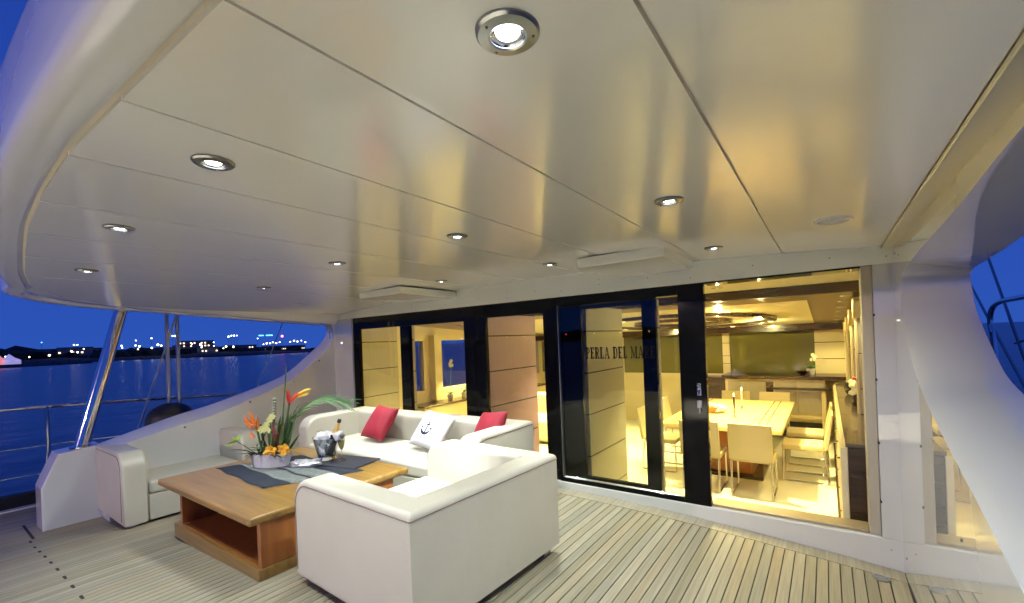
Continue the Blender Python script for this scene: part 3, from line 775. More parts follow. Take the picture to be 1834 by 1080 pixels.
def pr(u, v): q = f(u, v, 1); q.z += .0025; return q
def stroke(P, w):
    P = [Vector((a, c)) for a, c in P]; L = []; R_ = []
    for i, p in enumerate(P):
        d = (P[min(i + 1, len(P) - 1)] - P[max(i - 1, 0)]).normalized(); n = Vector((-d.y, d.x))
        ww = w if not callable(w) else w(i / (len(P) - 1))
        L.append(b.verts.new(pr(*(p + n * ww)))); R_.append(b.verts.new(pr(*(p - n * ww))))
    for i in range(len(P) - 1): b.faces.new((L[i], L[i + 1], R_[i + 1], R_[i]))
cx0, cy0 = -.12, .0
stroke([(cx0, cy0 - .36 + .72 * i / 8 * .8) for i in range(9)], .035)
stroke([(cx0 - .15 + .3 * i / 6, cy0 + .12) for i in range(7)], .03)
stroke([(cx0 + .30 * cos(radians(a)), cy0 - .05 + .32 * sin(radians(a))) for a in range(200, 341, 10)], lambda t: .03 + .04 * sin(pi * t))
stroke([(cx0 + .07 * cos(radians(a)), cy0 + .28 + .07 * sin(radians(a))) for a in range(0, 361, 30)], .022)
for s in (-1, 1):
    stroke([(cx0 + s * .38, cy0 - .15), (cx0 + s * .29, cy0 - .04), (cx0 + s * .24, cy0 - .02)], lambda t: .06 * (1 - abs(2 * t - 1)) + .004)
O('anchor_print', b, mat('navy_print', (.012, .015, .04), .8), r)

# ------------------------------------------------------------------ coffee table
t = empty('coffee_table', (-4.13, -1.89, dk(-4.1)), 0, 'low oak coffee table with a thick top over a cherry box base', 'coffee table')
zt = .56 - dk(-4.1)
b = NB(); box(b, -.83, .83, -.645, .635, zt - .055, zt, .018, 3); O('tabletop', b, WOODT, t, wn=True, smooth=True)
b = NB(); box(b, -.68, .80, -.585, .52, -.02, .095, .012, 2); O('plinth', b, WOODT, t, wn=True, smooth=True)
b = NB(); box(b, -.60, -.56, -.56, .50, .0955, zt - .0555); O('side_panel', b, WOODR, t)
b = NB(); box(b, .74, .785, -.56, .50, .0955, zt - .0555); O('side_panel', b, WOODR, t)
b = NB(); box(b, -.559, .739, -.02, .02, .0955, zt - .0555); O('centre_panel', b, WOODR, t)
b = NB(); box(b, -.559, .739, -.56, .50, .0955, .1); O('shelf', b, WOODR, t)

# runner: woven cloth lying diagonally
ZT = .56
c0 = Vector((-4.98, -2.12)); e1 = Vector((-3.74, -2.04))
run = empty('table_runner', (-4.3, -1.85, ZT), 0, 'navy and grey striped runner cloth lying across the coffee table', 'runner cloth')
corn = [Vector((-4.86, -2.14)), Vector((-3.86, -2.20)), Vector((-3.55, -1.52)), Vector((-4.60, -1.50))]
def runner_band(v0, v1, m, zoff, name):
    b = NB(); rows = []
    for j in range(5):
        v = v0 + (v1 - v0) * j / 4; row = []
        for i in range(25):
            u = i / 24
            p = (corn[0].lerp(corn[1], u)).lerp(corn[3].lerp(corn[2], u), v)
            z = .0025 + zoff + .0025 * (1 + sin(u * 21 + v * 5)) * .5
            row.append((p.x + 4.3, p.y + 1.85 + .008 * sin(u * 15 + v), z))
        rows.append(row)
    loft(b, rows); o = O(name, b, m, run, smooth=True)
    md = o.modifiers.new('s', 'SOLIDIFY'); md.thickness = .0022
PALEC = mat('pale_print_cloth', (.15, .165, .165), .85, noise=((90, 30, 90), .4))
for v0, v1, m, nm in [(0, .26, NAVY, 'navy_band'), (.26, .47, PALEC, 'printed_band'), (.47, .50, NAVY, 'navy_stripe'), (.50, .74, PALEC, 'printed_band'), (.74, .77, NAVY, 'navy_stripe'), (.77, 1, NAVY, 'navy_band')]:
    runner_band(v0, v1, m, 0, nm)

# ------------------------------------------------------------------ flower arrangement
LG = mat('leaf_green', (.035, .09, .02), .4, noise=((12, 12, 12), .3)); LD = mat('leaf_dark', (.015, .035, .012), .4, noise=((12, 12, 12), .3))
LB = mat('palm_frond', (.22, .42, .19), .4, noise=((12, 12, 12), .2)); LY = mat('leaf_lime', (.22, .34, .05), .45)
ORG = mat('orange_bract', (.62, .16, .02), .5, noise=((25, 25, 25), .2)); REDB = mat('red_bract', (.5, .03, .015), .45); YEL = mat('yellow_tip', (.75, .55, .06), .5)
ORCH = mat('yellow_orchid', (.75, .36, .02), .55, noise=((40, 40, 40), .2)); CREAM = mat('cream_bloom', (.62, .62, .25), .6); MAR = mat('maroon_leaf', (.09, .006, .012), .4)
SOIL = mat('dark_moss', (.02, .025, .012), .9, bump=((60, 60, 60), .8, .02))
POTM = mat('white_ceramic', (.72, .69, .72), .35)
FC = Vector((-4.42, -1.86, ZT + .009))
fl = empty('flower_arrangement', FC, 0, 'tropical flower arrangement with orange heliconias in a white boat shaped planter', 'flowers')
ur = rgt0.copy(); dr = Vector((fwd.x, fwd.y, 0))            # width axis of the arrangement, depth axis
def fp(u, w, d=0): return ur * u + dr * d + Vector((0, 0, w))
b = NB()                                      # boat shaped planter: long curved trough
n = 24; ro = []; ri = []
def ring(sc, z, ww=1): return [fp(.19 * cos(2 * pi * k / n) * sc, z, .075 * sin(2 * pi * k / n) * ww * (1 - .25 * abs(cos(2 * pi * k / n)))) for k in range(n)]
R = loft(b, [ring(.80, 0, .75), ring(.86, .03, .85), ring(1, .118, 1), ring(1.01, .122, 1.02), ring(.95, .12, .92), ring(.93, .098, .9)], closed=True)
b.faces.new(R[0][::-1])
O('planter', b, POTM, fl, smooth=True)
b = NB(); vs = [b.verts.new(p) for p in ring(.935, .10, .9)]; b.faces.new(vs); O('moss', b, SOIL, fl)
def stem(pts, r, m, name='stem', n=6, r2=None):
    b = NB(); tube(b, subd(pts, 4) if len(pts) > 2 else pts, r, n, r2); return O(name, b, m, fl, smooth=True)
# tall grass blade
stem([fp(.10, .10), fp(.115, .45, .01), fp(.16, .90, .02)], .010, LG, 'tall_reed', r2=.004)
# dark banded stick
stem([fp(.03, .10), fp(.035, .40), fp(.05, .60)], .013, LD, 'banded_stick', 8)
b = NB()
for k in range(8): lathe(b, [(.014, -.008), (.019, 0), (.014, .008)], 8, tuple(fp(.041 + k * .0015, .43 + k * .024)))
O('stick_band', b, mat('pale_band', (.35, .36, .28), .6), fl)
# broad upright leaves
b = NB()
for (u, w, d, wd) in [(-.03, .42, .02, .035), (.0, .47, -.01, .03), (.02, .44, .03, .03), (.125, .5, .0, .03), (.16, .52, .03, .03), (.19, .46, .01, .026), (.21, .50, .03, .026), (.14, .38, -.03, .03), (.08, .42, .03, .03)]:
    leaf(b, fp(u * .45 + .02, .09, d), fp(u, w, d), wd, side=ur + dr * random.uniform(-.6, .6))
rn = random.Random(21)
for k in range(26):
    u = rn.uniform(-.02, .16); w = rn.uniform(.22, .50); sp = rn.uniform(-.03, .14)
    leaf(b, fp(u, .09, rn.uniform(-.03, .03)), fp(u + sp, w, rn.uniform(-.06, .06)), rn.uniform(.014, .03), droop=rn.uniform(-.01, .02), side=ur + dr * rn.uniform(-.8, .8))
O('upright_leaf', b, LG, fl, smooth=True)
b = NB()
for (u, w) in [(.055, .42), (.07, .36), (.04, .34), (.145, .40)]: leaf(b, fp(.05, .09), fp(u, w, -.03), .045, side=ur)
O('maroon_leaf', b, MAR, fl, smooth=True)
# palm frond to the right: rachis with leaflets
P = subd([fp(.09, .10, .02), fp(.20, .40, .06), fp(.36, .56, .10), (fp(.58, .53, .12))], 8)
b = NB(); tube(b, P, .005, 5, .002); O('frond_rachis', b, LG, fl)
b = NB()
for k in range(10, len(P)):
    p = P[k]; d = (P[min(k + 1, len(P) - 1)] - P[k - 1]).normalized()
    for s in (-1, 1):
        tip = p + d * .13 + Vector((0, 0, .03 * s - .03)) + dr * (.07 * s) + ur * .06
        leaf(b, p, tip + Vector((0, 0, random.uniform(-.03, .05))), .011, droop=.01, side=Vector((0, 0, 1)) + ur * .3)
O('frond_leaflet', b, LB, fl, smooth=True)
b = NB()
for (u, w, d) in [(.30, .50, .03), (.36, .47, .0), (.33, .56, .05), (.25, .46, -.02), (.27, .55, .02)]:
    leaf(b, fp(.17, .38, d), fp(u, w, d), .022, droop=.02, side=Vector((0, 0, 1)))
O('side_leaf', b, LG, fl, smooth=True)
# heliconia, red to yellow, upper right
stem([fp(.12, .10), fp(.15, .35, -.01), fp(.185, .56, -.01)], .008, LD)
b = NB(); leaf(b, fp(.183, .545), fp(.155, .67), .03, side=dr); leaf(b, fp(.183, .54), fp(.172, .68), .04, side=ur); leaf(b, fp(.185, .56), fp(.27, .64), .045, droop=.012, side=Vector((0, 0, 1))); O('red_bract', b, REDB, fl, smooth=True)
b = NB(); leaf(b, fp(.20, .585), fp(.33, .655), .04, droop=.01, side=Vector((0, 0, 1)), fold=.6); O('orange_bract', b, ORG, fl, smooth=True)
b = NB(); leaf(b, fp(.25, .625), fp(.385, .675), .032, droop=.008, side=Vector((0, 0, 1)), fold=.6); leaf(b, fp(.26, .61), fp(.36, .635), .024, side=Vector((0, 0, 1))); O('yellow_bract', b, YEL, fl, smooth=True)
# orange heliconia, left
stem([fp(-.07, .10), fp(-.10, .28, -.01), fp(-.12, .38, -.01)], .010, LG)
stem([fp(-.05, .10), fp(-.055, .25, -.02), fp(-.075, .38, -.02)], .012, LD)
b = NB()
for k, (u0, w0, u1, w1) in enumerate([(-.115, .34, -.21, .44), (-.115, .37, -.215, .475), (-.11, .36, -.145, .50), (-.105, .36, -.095, .47), (-.11, .33, -.20, .405), (-.115, .39, -.19, .51), (-.10, .32, -.11, .44), (-.12, .27, -.20, .325)]):
    leaf(b, fp(u0, w0, -.02), fp(u1, w1, -.04 + .01 * k), .034, droop=-.012, fold=.7, side=Vector((.3, .2, 1)) if k % 2 else ur)
O('orange_bract', b, ORG, fl, smooth=True)
# cream blooms
b = NB()
for (u, w) in [(-.045, .345), (-.02, .36), (-.06, .33), (.0, .33), (.02, .42), (.045, .45), (-.01, .38)]:
    c = fp(u, w, -.03)
    for k in range(5):
        a = 2 * pi * k / 5 + u * 30
        leaf(b, c, c + ur * cos(a) * .032 + Vector((0, 0, sin(a) * .032)) - dr * .008, .026, side=(-ur * sin(a) + Vector((0, 0, cos(a)))), seg=4)
O('cream_bloom', b, CREAM, fl, smooth=True)
stem([fp(-.01, .10), fp(0, .25), fp(-.02, .36)], .004, LG); stem([fp(.01, .10), fp(.03, .3), fp(.04, .45)], .004, LG)
# yellow orchids at the rim
for (u, w) in [(.035, .15), (.155, .16)]:
    b = NB(); c = fp(u, w, -.07)
    for k in range(6):
        a = 2 * pi * k / 6 + u * 9
        leaf(b, c, c + ur * cos(a) * .062 + Vector((0, 0, sin(a) * .056)) - dr * .02 * (k % 2), .05, side=(-ur * sin(a) + Vector((0, 0, cos(a)))), seg=5, fold=.4)
    O('orchid', b, ORCH, fl, smooth=True)
# lime leaf and dark leaves to the left
stem([fp(-.12, .11), fp(-.22, .20, -.03), fp(-.30, .25, -.03)], .004, LD)
b = NB(); leaf(b, fp(-.27, .24, -.03), fp(-.375, .215, -.05), .06, side=ur + Vector((0, 0, .9))); leaf(b, fp(-.285, .245, -.03), fp(-.25, .295, -.02), .05, side=ur); leaf(b, fp(-.28, .24, -.03), fp(-.32, .29, -.03), .04, side=ur); O('lime_leaf', b, LY, fl, smooth=True)
b = NB()
rn = random.Random(8)
for k in range(16):
    a = rn.uniform(0, 2 * pi)
    leaf(b, fp(rn.uniform(-.12, .12), .105, -.02), fp(rn.uniform(-.1, .1) + .16 * cos(a), .10 + rn.uniform(-.02, .09), -.02 + .13 * sin(a)), rn.uniform(.025, .045), droop=.02)
for (u, w, u1, w1, wd) in [(-.10, .11, -.33, .17, .035), (-.10, .11, -.25, .12, .03), (-.08, .11, -.22, .09, .04), (-.12, .10, -.28, .13, .02), (-.05, .11, -.16, .16, .04), (-.12, .11, -.20, .06, .035), (.0, .12, -.06, .18, .05), (.06, .12, .02, .2, .04), (-.07, .2, .02, .33, .02)]:
    leaf(b, fp(u, w, -.03), fp(u1, w1, -.07), wd, droop=.02)
O('dark_leaf', b, LD, fl, smooth=True)

# ------------------------------------------------------------------ tray, bucket, bottle, flutes
tr = empty('serving_tray', (-3.94, -1.44, ZT), radians(12), 'dark slate coloured tray under the champagne bucket', 'tray')
b = NB(); box(b, -.26, .26, -.17, .17, .002, .016, .012, 2); O('plate', b, mat('tray_slate', (.035, .038, .055), .3), tr, smooth=True, wn=True)
ZR = ZT + .0185
SILV = mat('silver_wrap', (.75, .75, .80), .28, .75, noise=((20, 20, 20), .25), bump=((22, 22, 22), .9, .03))
CLOTHW = mat('white_napkin', (.72, .72, .78), .7, noise=((14, 14, 14), .2), bump=((30, 30, 30), .8, .02))
bk = empty('ice_bucket', (-4.13, -1.50, ZR), 0, 'silver champagne bucket with a crumpled pale napkin over it', 'ice bucket')
b = NB(); lathe(b, [(0, 0), (.085, 0), (.09, .01), (.075, .035), (.08, .05), (.105, .15), (.118, .205), (.123, .208), (.116, .203), (.10, .15), (.07, .055), (0, .05)], 28); O('bowl', b, mat('bucket_silver', (.8, .8, .84), .12, 1), bk, smooth=True)
rn = random.Random(5)
b = NB(); bmesh.ops.create_icosphere(b, subdivisions=4, radius=1)
from mathutils import noise as mn
for v in b.verts:
    d = v.co.normalized(); k = 1 + .34 * mn.noise(d * 2.1 + Vector((3, 1, 7))) + .2 * abs(mn.noise(d * 5))
    v.co = Vector((d.x * .10 * k, d.y * .095 * k, .19 + d.z * .065 * k))
O('napkin', b, CLOTHW, bk, smooth=True, angle=70)
b = NB(); bmesh.ops.create_icosphere(b, subdivisions=3, radius=1)
for v in b.verts:
    d = v.co.normalized(); k = 1 + .4 * mn.noise(d * 2.7 + Vector((1, 8, 7)))
    v.co = ur * (.10 + d.x * .07 * k) - dr * (.03 + d.y * .05 * k) + Vector((0, 0, .22 + d.z * .05 * k))
O('napkin_fold', b, CLOTHW, bk, smooth=True, angle=70)
BOT = mat('bottle_green', (.012, .02, .008), .06, coat=.5); GOLD = mat('gold_foil', (.75, .50, .17), .35, .8, bump=((90, 90, 90), .4, .004)); CAPM = mat('black_foil', (.012, .012, .014), .35)
LAB = mat('black_label', (.02, .018, .02), .5)
ax = (ur * .34 + Vector((0, 0, .94)) + dr * .05).normalized()
bo = empty('champagne_bottle', (-4.13, -1.50, ZR), 0, 'gold necked champagne bottle leaning in the silver bucket', 'bottle')
bo.rotation_euler = ax.to_track_quat('Z', 'Y').to_euler(); bo.location = Vector((-4.13, -1.50, ZR + .055)) + ur * .028 - dr * .045
b = NB(); lathe(b, [(0, .0), (.036, .002), (.041, .01), (.041, .16), (.036, .195), (.024, .235), (.0165, .262)], 24); O('glass', b, BOT, bo, smooth=True)
b = NB(); lathe(b, [(.0375, .19), (.0255, .236), (.0178, .262), (.0152, .30), (.0155, .305)], 24); O('neck_foil', b, GOLD, bo, smooth=True)
b = NB(); lathe(b, [(.0165, .303), (.018, .31), (.0178, .33), (.014, .337), (0, .338)], 24); O('cap', b, CAPM, bo, smooth=True)
b = NB(); lathe(b, [(.0416, .03), (.0418, .03), (.0418, .13), (.0416, .13)], 24); O('label', b, LAB, bo, smooth=True)
GL = mat('crystal', (.95, .97, .95), .0, trans=1, ior=1.45); WINE = mat('champagne', (.80, .72, .22), .05, trans=.6, ior=1.33)
def flute(p, lab):
    r = empty('champagne_flute', p, 0, lab, 'champagne glass', 'filled champagne flutes')
    b = NB(); lathe(b, [(0, .0), (.032, .001), (.030, .004), (.006, .010), (.004, .02), (.004, .085), (.008, .095), (.02, .115), (.028, .15), (.030, .19), (.027, .24), (.0262, .24), (.0285, .19), (.0265, .15), (.0185, .117), (.006, .1), (0, .098)], 24); O('bowl', b, GL, r, smooth=True)
    b = NB(); lathe(b, [(0, .1), (.006, .101), (.018, .1175), (.0262, .15), (.0275, .175), (0, .175)], 24); O('wine', b, WINE, r, smooth=True)
flute(Vector((-4.42, -1.39, ZT + .002)), 'filled champagne flute left of the silver bucket')
flute(Vector((-3.99, -1.44, ZR)), 'filled champagne flute right of the silver bucket on the tray')
# crumpled foil by the bucket
cc = empty('crumpled_napkin', Vector((-4.14, -1.70, ZT + .006)), 0, 'crumpled silvery cloth on the runner beside the bucket', 'napkin')
b = NB(); bmesh.ops.create_icosphere(b, subdivisions=4, radius=1)
for v in b.verts:
    d = v.co.normalized(); k = 1 + .5 * mn.noise(d * 2.3 + Vector((9, 2, 4))) + .25 * abs(mn.noise(d * 6))
    v.co = ur * d.x * .12 * k + dr * d.y * .05 * k + Vector((0, 0, max(.0, .022 + d.z * .035 * k)))
O('cloth', b, SILV, cc, smooth=True, angle=70)

# ------------------------------------------------------------------ SALON INTERIOR
ZF = -.25
def cz(y): return 1.93 - .064 * (y - 1.5)       # sloping salon ceiling
b = NB(); box(b, -6.3, .16, .165, 5.75, ZF - .1, ZF); tag(O('salon_floor', b, SFLOOR), kind='structure')
sc = empty('salon_ceiling', (-3, 2, 2), 0); sc['kind'] = 'structure'
def sadd(name, b, m, **k): o = O(name, b, m, sc, **k); o.location = (3, -2, -2); return o
BRIGHT = mat('ceiling_cream', (.78, .72, .52), .4)
b = NB(); box(b, -6.3, .16, .165, 1.30, 2.03, 2.09); sadd('aft_panel', b, BRIGHT)
b = NB(); box(b, -6.3, .16, 1.301, 1.42, 1.935, 2.06, .004, 1); sadd('beam', b, WENGE)
def slab(b, x0, x1, y0, y1, up, t):
    prism(b, [(y0, cz(y0) + up), (y1, cz(y1) + up), (y1, cz(y1) + up + t), (y0, cz(y0) + up + t)], 'x', x0, x1)
b = NB(); slab(b, -6.3, .16, 1.421, 1.80, 0, .03); sadd('cross_soffit', b, BROWNL)
b = NB(); slab(b, -.52, .16, 1.801, 5.2, 0, .03); sadd('side_soffit', b, BROWNL)
b = NB(); slab(b, -6.3, -5.55, 1.801, 5.2, 0, .03); sadd('side_soffit', b, BROWNL)
for (x0, x1) in [(-1.35, -.521), (-2.2, -1.358), (-3.05, -2.208), (-3.9, -3.058), (-4.75, -3.908), (-5.549, -4.758)]:
    b = NB(); slab(b, x0, x1, 1.801, 5.2, .012, .03); sadd('bright_panel', b, BRIGHT)
b = NB(); box(b, -6.3, .16, 5.201, 5.60, 1.585, 1.72, .004, 1); sadd('beam', b, WENGE)
# oval ornament: wenge ring with lamps
ov = empty('ceiling_ring', (-2.25, 3.55, cz(3.55)), 0, 'dark oval ring ornament with small lamps under the salon ceiling', 'ceiling ornament')
ov.rotation_euler = (atan(-.064), 0, 0)
for (ra, rb, wv) in [(1.32, 1.15, .09), (.75, .5, .08)]:
    b = NB(); n = 48
    rows = [[(ra * cos(a) * k, rb * sin(a) * k, z) for k, z in ((1, -.035), (1, .008), (1 - wv / ra, .008), (1 - wv / ra, -.035))] for a in [2 * pi * i / n for i in range(n)]]
    rows.append(rows[0]); loft(b, rows, closed=True); bmesh.ops.remove_doubles(b, verts=b.verts, dist=1e-5); O('ring', b, WENGE, ov)
EMW = mat('salon_bulb', (1, .9, .6), .5, emit=(1, .80, .4), estr=.9)
for i in range(8):
    a = 2 * pi * i / 8 + .3
    b = NB(); lathe(b, [(0, -.043), (.035, -.043), (.04, -.036)], 14, (1.27 * cos(a), 1.10 * sin(a), 0)); O('lamp', b, EMW, ov)
for i in range(4):
    a = 2 * pi * i / 4 + .6
    ld = bpy.data.lights.new('ring_fill_light', 'POINT'); ld.energy = SALON_W * .05; ld.color = SALON_COL; ld.shadow_soft_size = .012  # point lights added around the ring to brighten the salon ceiling
    lo = bpy.data.objects.new('ring_fill_light', ld); COL.objects.link(lo); lo.parent = ov; lo.location = (1.27 * cos(a), 1.10 * sin(a), -.065)
# salon downlights
rows_ = ['first', 'second', 'third', 'fourth', 'fifth', 'sixth', 'seventh']
for k, y in enumerate([1.66, 2.15, 2.7, 3.28, 3.9, 4.5, 5.05]):
    r = empty('salon_downlight', (-.20 - .006 * k, y, cz(y)), 0, 'small warm downlight over the salon sideboard, %s from the door' % rows_[k], 'downlight', 'downlights over the sideboard')
    b = NB(); lathe(b, [(.03, .0), (.034, -.006), (.045, -.005), (.048, .002)], 20); O('bezel', b, BRUSH, r, smooth=True)
    b = NB(); lathe(b, [(0, -.001), (.029, -.001), (.03, .01)], 20); O('bulb', b, EMW, r, smooth=True)
    if k % 2 == 0:
        ld = bpy.data.lights.new('spot_lamp', 'SPOT'); ld.energy = SALON_W * .10; ld.color = SALON_COL; ld.spot_size = radians(130); ld.spot_blend = .8; ld.shadow_soft_size = .04
        lo = bpy.data.objects.new('spot_lamp', ld); COL.objects.link(lo); lo.parent = r; lo.location = (0, 0, -.015)
for (x, y, lab) in [(-1.35, 1.62, 'warm downlight in the salon cross soffit seen through the open door'), (-2.9, 1.62, 'warm salon downlight over the middle of the doors'), (-4.4, 1.62, 'warm salon downlight seen through the left glass'), (-5.7, 2.6, 'warm salon downlight by the port windows'), (-5.7, 4.0, 'warm salon downlight at the far port corner'),
                    (-1.5, 3.0, 'warm salon lamp above the dining table'), (-3.2, 3.2, 'warm salon lamp amidships'), (-4.4, 3.4, 'warm salon lamp over the lounge'), (-1.2, .8, 'flat warm lamp in the aft strip of salon ceiling'), (-5.0, .75, 'flat warm lamp in the aft ceiling behind the left panel')]:
    z = 2.03 if y < 1.3 else cz(y) + (.012 if -5.5 < x < -.52 and y > 1.8 else 0)
    r = empty('salon_downlight', (x, y, z), 0, lab, 'downlight', 'downlights in the salon')
    b = NB(); lathe(b, [(.035, .0), (.04, -.006), (.052, -.005), (.055, .002)], 20); O('bezel', b, BRUSH, r, smooth=True)
    b = NB(); lathe(b, [(0, -.001), (.034, -.001), (.035, .01)], 20); O('bulb', b, EMW, r, smooth=True)
    ld = bpy.data.lights.new('spot_lamp', 'SPOT'); ld.energy = SALON_W * (1 if y > 1.3 else .12 if x > -2 else .3) * (.3 if x == -2.9 else 1); ld.color = SALON_COL; ld.spot_size = radians(104); ld.spot_blend = .8; ld.shadow_soft_size = .018
    lo = bpy.data.objects.new('spot_lamp', ld); COL.objects.link(lo); lo.parent = r; lo.location = (0, 0, -.02)

# fore and aft partition panels with joints (starboard faces seen through the glass)
def partition(x, y0, y1, t, lab, m=CREAMP, z1=1.93, sk=0):
    r = empty('partition', (x, y0, ZF), 0, lab, 'partition', 'panelled partitions inside the salon')
    zs = [ZF, .0, .418, .835, 1.25, 1.67, z1]
    for a, c in zip(zs, zs[1:]):
        b = NB(); prism(b, [(0, 0), (sk, y1 - y0), (sk - t, y1 - y0), (-t, 0)], 'z', a - ZF + .007, c - ZF - .007)
        O('panel', b, m, r)
    b = NB(); prism(b, [(-.006, .004), (sk - .006, y1 - y0 - .004), (sk - t + .006, y1 - y0 - .004), (-t + .006, .004)], 'z', .0, z1 - ZF); O('core', b, RUBBER, r)
PINKLIT = mat('pink_lit_panel', (.44, .29, .42), .55, noise=((30, 30, 4), .04))  # pink light falling on the cream panel is put into this base colour
partition(-2.305, .22, 1.17, .12, 'cream panelled partition behind the lettering')
partition(-3.585, .22, 1.28, .12, 'panelled partition with rosy light in its colour behind the middle glass door', PINKLIT)
partition(-6.04, .22, 1.02, .12, 'cream panelled partition at the port end of the doors', sk=-.08)
partition(-4.86, .2, .27, .07, 'slim cream panelled post behind the left glass')
partition(-1.59, .2, .25, .055, 'slim cream panelled post behind the sliding door')

# port wall with windows
pw_ = empty('port_wall', (-6.3, 3, 0), 0, 'cream port wall of the salon with sea windows', 'wall')
def pwb(name, y0, y1, z0, z1, m=CREAMG, x0=-6.32, x1=-6.2):
    b = NB(); box(b, x0, x1, y0, y1, z0, z1); o = O(name, b, m, pw_); o.location = (6.3, -3, 0); return o
pwb('lower_panel', .166, 5.75, ZF, .78); pwb('upper_panel', .166, 5.75, 1.665, 2.1)
for y0, y1 in [(.166, 1.36), (1.66, 1.99), (3.0, 3.3), (4.3, 4.6), (5.5, 5.75)]: pwb('pier', y0, y1, .78, 1.665)
for y0, y1 in [(1.36, 1.66), (1.99, 3.0), (3.3, 4.3), (4.6, 5.5)]:
    pwb('window_pane', y0, y1, .78, 1.665, PANEW, -6.27, -6.262)
b = NB(); box(b, -6.2, -6.06, 1.80, 1.98, .6, 1.76, .004, 1); o = O('column', b, CREAMG, pw_); o.location = (6.3, -3, 0)
# port side low cabinet with plants
r = empty('port_cabinet', (-6.0, 2.6, ZF), 0, 'low cream cabinet with a dark top under the port windows', 'cabinet')
b = NB(); box(b, -.2, .17, -1.3, 2.6, 0, .78); O('body', b, CREAMG, r)
b = NB(); box(b, -.2, .2, -1.33, 2.63, .781, .815, .005, 1); O('countertop', b, WENGE, r)
SOFAC = mat('salon_sofa_cream', (.7, .62, .42), .6)
r = empty('salon_sofa', (-4.6, 3.2, ZF), 0, 'low cream lounge sofa inside the salon on the port side', 'sofa')
b = NB(); box(b, -.95, .95, -.4, .4, .05, .42, .05, 3); O('seat', b, SOFAC, r, smooth=True, wn=True)
b = NB(); box(b, -.95, .95, .402, .62, .05, .8, .06, 3); O('backrest', b, SOFAC, r, smooth=True, wn=True)
PET = mat('white_petals', (.85, .83, .62), .6); GREEN2 = mat('houseplant_green', (.06, .16, .03), .5)
def orchid(p, lab, h=.5, spread=.1, potm=None, n=9):
    r = empty('orchid_plant', p, 0, lab, 'orchid')
    b = NB(); lathe(b, [(0, 0), (.05, 0), (.065, .10), (.06, .10), (.05, .02)], 16); O('pot', b, potm or POTM, r, smooth=True)
    b = NB(); tube(b, subd([(0, 0, .09), (.02, 0, h * .6), (spread * .6, 0, h)], 5), .005, 5); O('stem', b, GREEN2, r)
    b = NB(); rn = random.Random(int(h * 100 + p[0] * 10))
    for k in range(n):
        c = Vector((spread * (.2 + .9 * rn.random()), .06 * (rn.random() - .5), h + .1 * (rn.random() - .6)))
        for q in range(5):
            a = 2 * pi * q / 5
            leaf(b, c, c + Vector((.035 * cos(a), -.012, .035 * sin(a))), .032, side=Vector((-sin(a), 0, cos(a))), seg=3)
    O('bloom', b, PET, r, smooth=True)
    b = NB()
    for k in range(6):
        a = k * 1.05
        leaf(b, (0, 0, .09), (.14 * cos(a), .14 * sin(a), .13), .045, droop=.03)
    O('leaf', b, GREEN2, r, smooth=True)
orchid((-6.02, 2.12, .567), 'white orchid seen before the port window through the glass', .68, .10)
orchid((-6.02, 2.5, .567), 'bushy green potted plant under the port window', .2, .05, n=2)
orchid((-6.0, 3.9, .567), 'white orchid further along the port cabinet', .55, .12)

# far wall: sideboard, olive glass, panels
fw = empty('far_wall', (-3, 5.7, 0), 0, 'dark olive glass front wall of the salon above the long sideboard', 'wall')
def fwb(name, x0, x1, y0, y1, z0, z1, m, bev=0):
    b = NB(); box(b, x0, x1, y0, y1, z0, z1, bev, 1); o = O(name, b, m, fw); o.location = (3, -5.7, 0); return o
fwb('lower_wall', -6.3, .16, 5.66, 5.76, ZF, .8, CREAMG)
for x0, x1 in [(-6.2, -4.2), (-4.05, -2.03), (-1.90, -.54)]: fwb('olive_glass', x0, x1, 5.66, 5.69, .801, 1.72, OLIVE)
for x0, x1 in [(-6.3, -6.201), (-4.199, -4.051), (-2.029, -1.901), (-.539, .16)]: fwb('mullion', x0, x1, 5.64, 5.70, .801, 1.72, CREAMG)
for z in (1.08, 1.37): fwb('joint', -.54, .1, 5.637, 5.6395, z - .006, z + .006, WENGE)
for z in (1.0, 1.15, 1.4): fwb('joint', -2.03, -1.9, 5.637, 5.6395, z - .004, z + .004, WENGE)
sd = empty('sideboard', (-1.2, 5.3, ZF), 0, 'long cream sideboard with a black top along the far salon wall', 'sideboard')
def sdb(name, x0, x1, y0, y1, z0, z1, m, bev=.003):
    b = NB(); box(b, x0, x1, y0, y1, z0, z1, bev, 1); o = O(name, b, m, sd); o.location = (1.2, -5.3, -ZF); return o
sdb('carcass', -1.90, -.4, 5.05, 5.65, -.03, .765, CREAMG)
sdb('countertop', -1.95, -.10, 4.98, 5.655, .766, .825, WENGE)
sdb('dark_door', -2.5, -1.901, 5.2, 5.65, ZF, .765, WENGE)
for x0, x1 in [(-1.85, -1.26), (-1.12, -.80), (-.78, -.42)]: sdb('door', x0, x1, 5.03, 5.0495, .2, .72, CREAMP)
sdb('dark_post', -1.25, -1.14, 5.03, 5.0495, .1, .72, WENGE)
sdb('bar_rail', -1.14, -.32, 4.90, 4.97, .60, .64, WENGE)
sdb('low_shelf', -.9, -.4, 4.96, 5.04, .12, .16, CREAMG)
sdb('recess', -1.9, -.4, 5.04, 5.0495, -.2, .05, RUBBER)
sdb('leg', -.46, -.40, 4.95, 5.03, ZF, .6, CREAMG)
# bowls on the counter, small
b = NB(); lathe(b, [(0, 0), (.03, 0), (.04, .01), (.10, .06), (.105, .06), (.045, .015), (0, .012)], 20); o = tag(O('fruit_bowl', b, WENGE, smooth=True), 'dark bowl on the far counter beside the orchid', 'bowl'); o.location = (-.72, 5.3, .826)
orchid((-.60, 5.35, .826), 'small white orchid on the far counter before the olive glass', .30, .06, n=5)

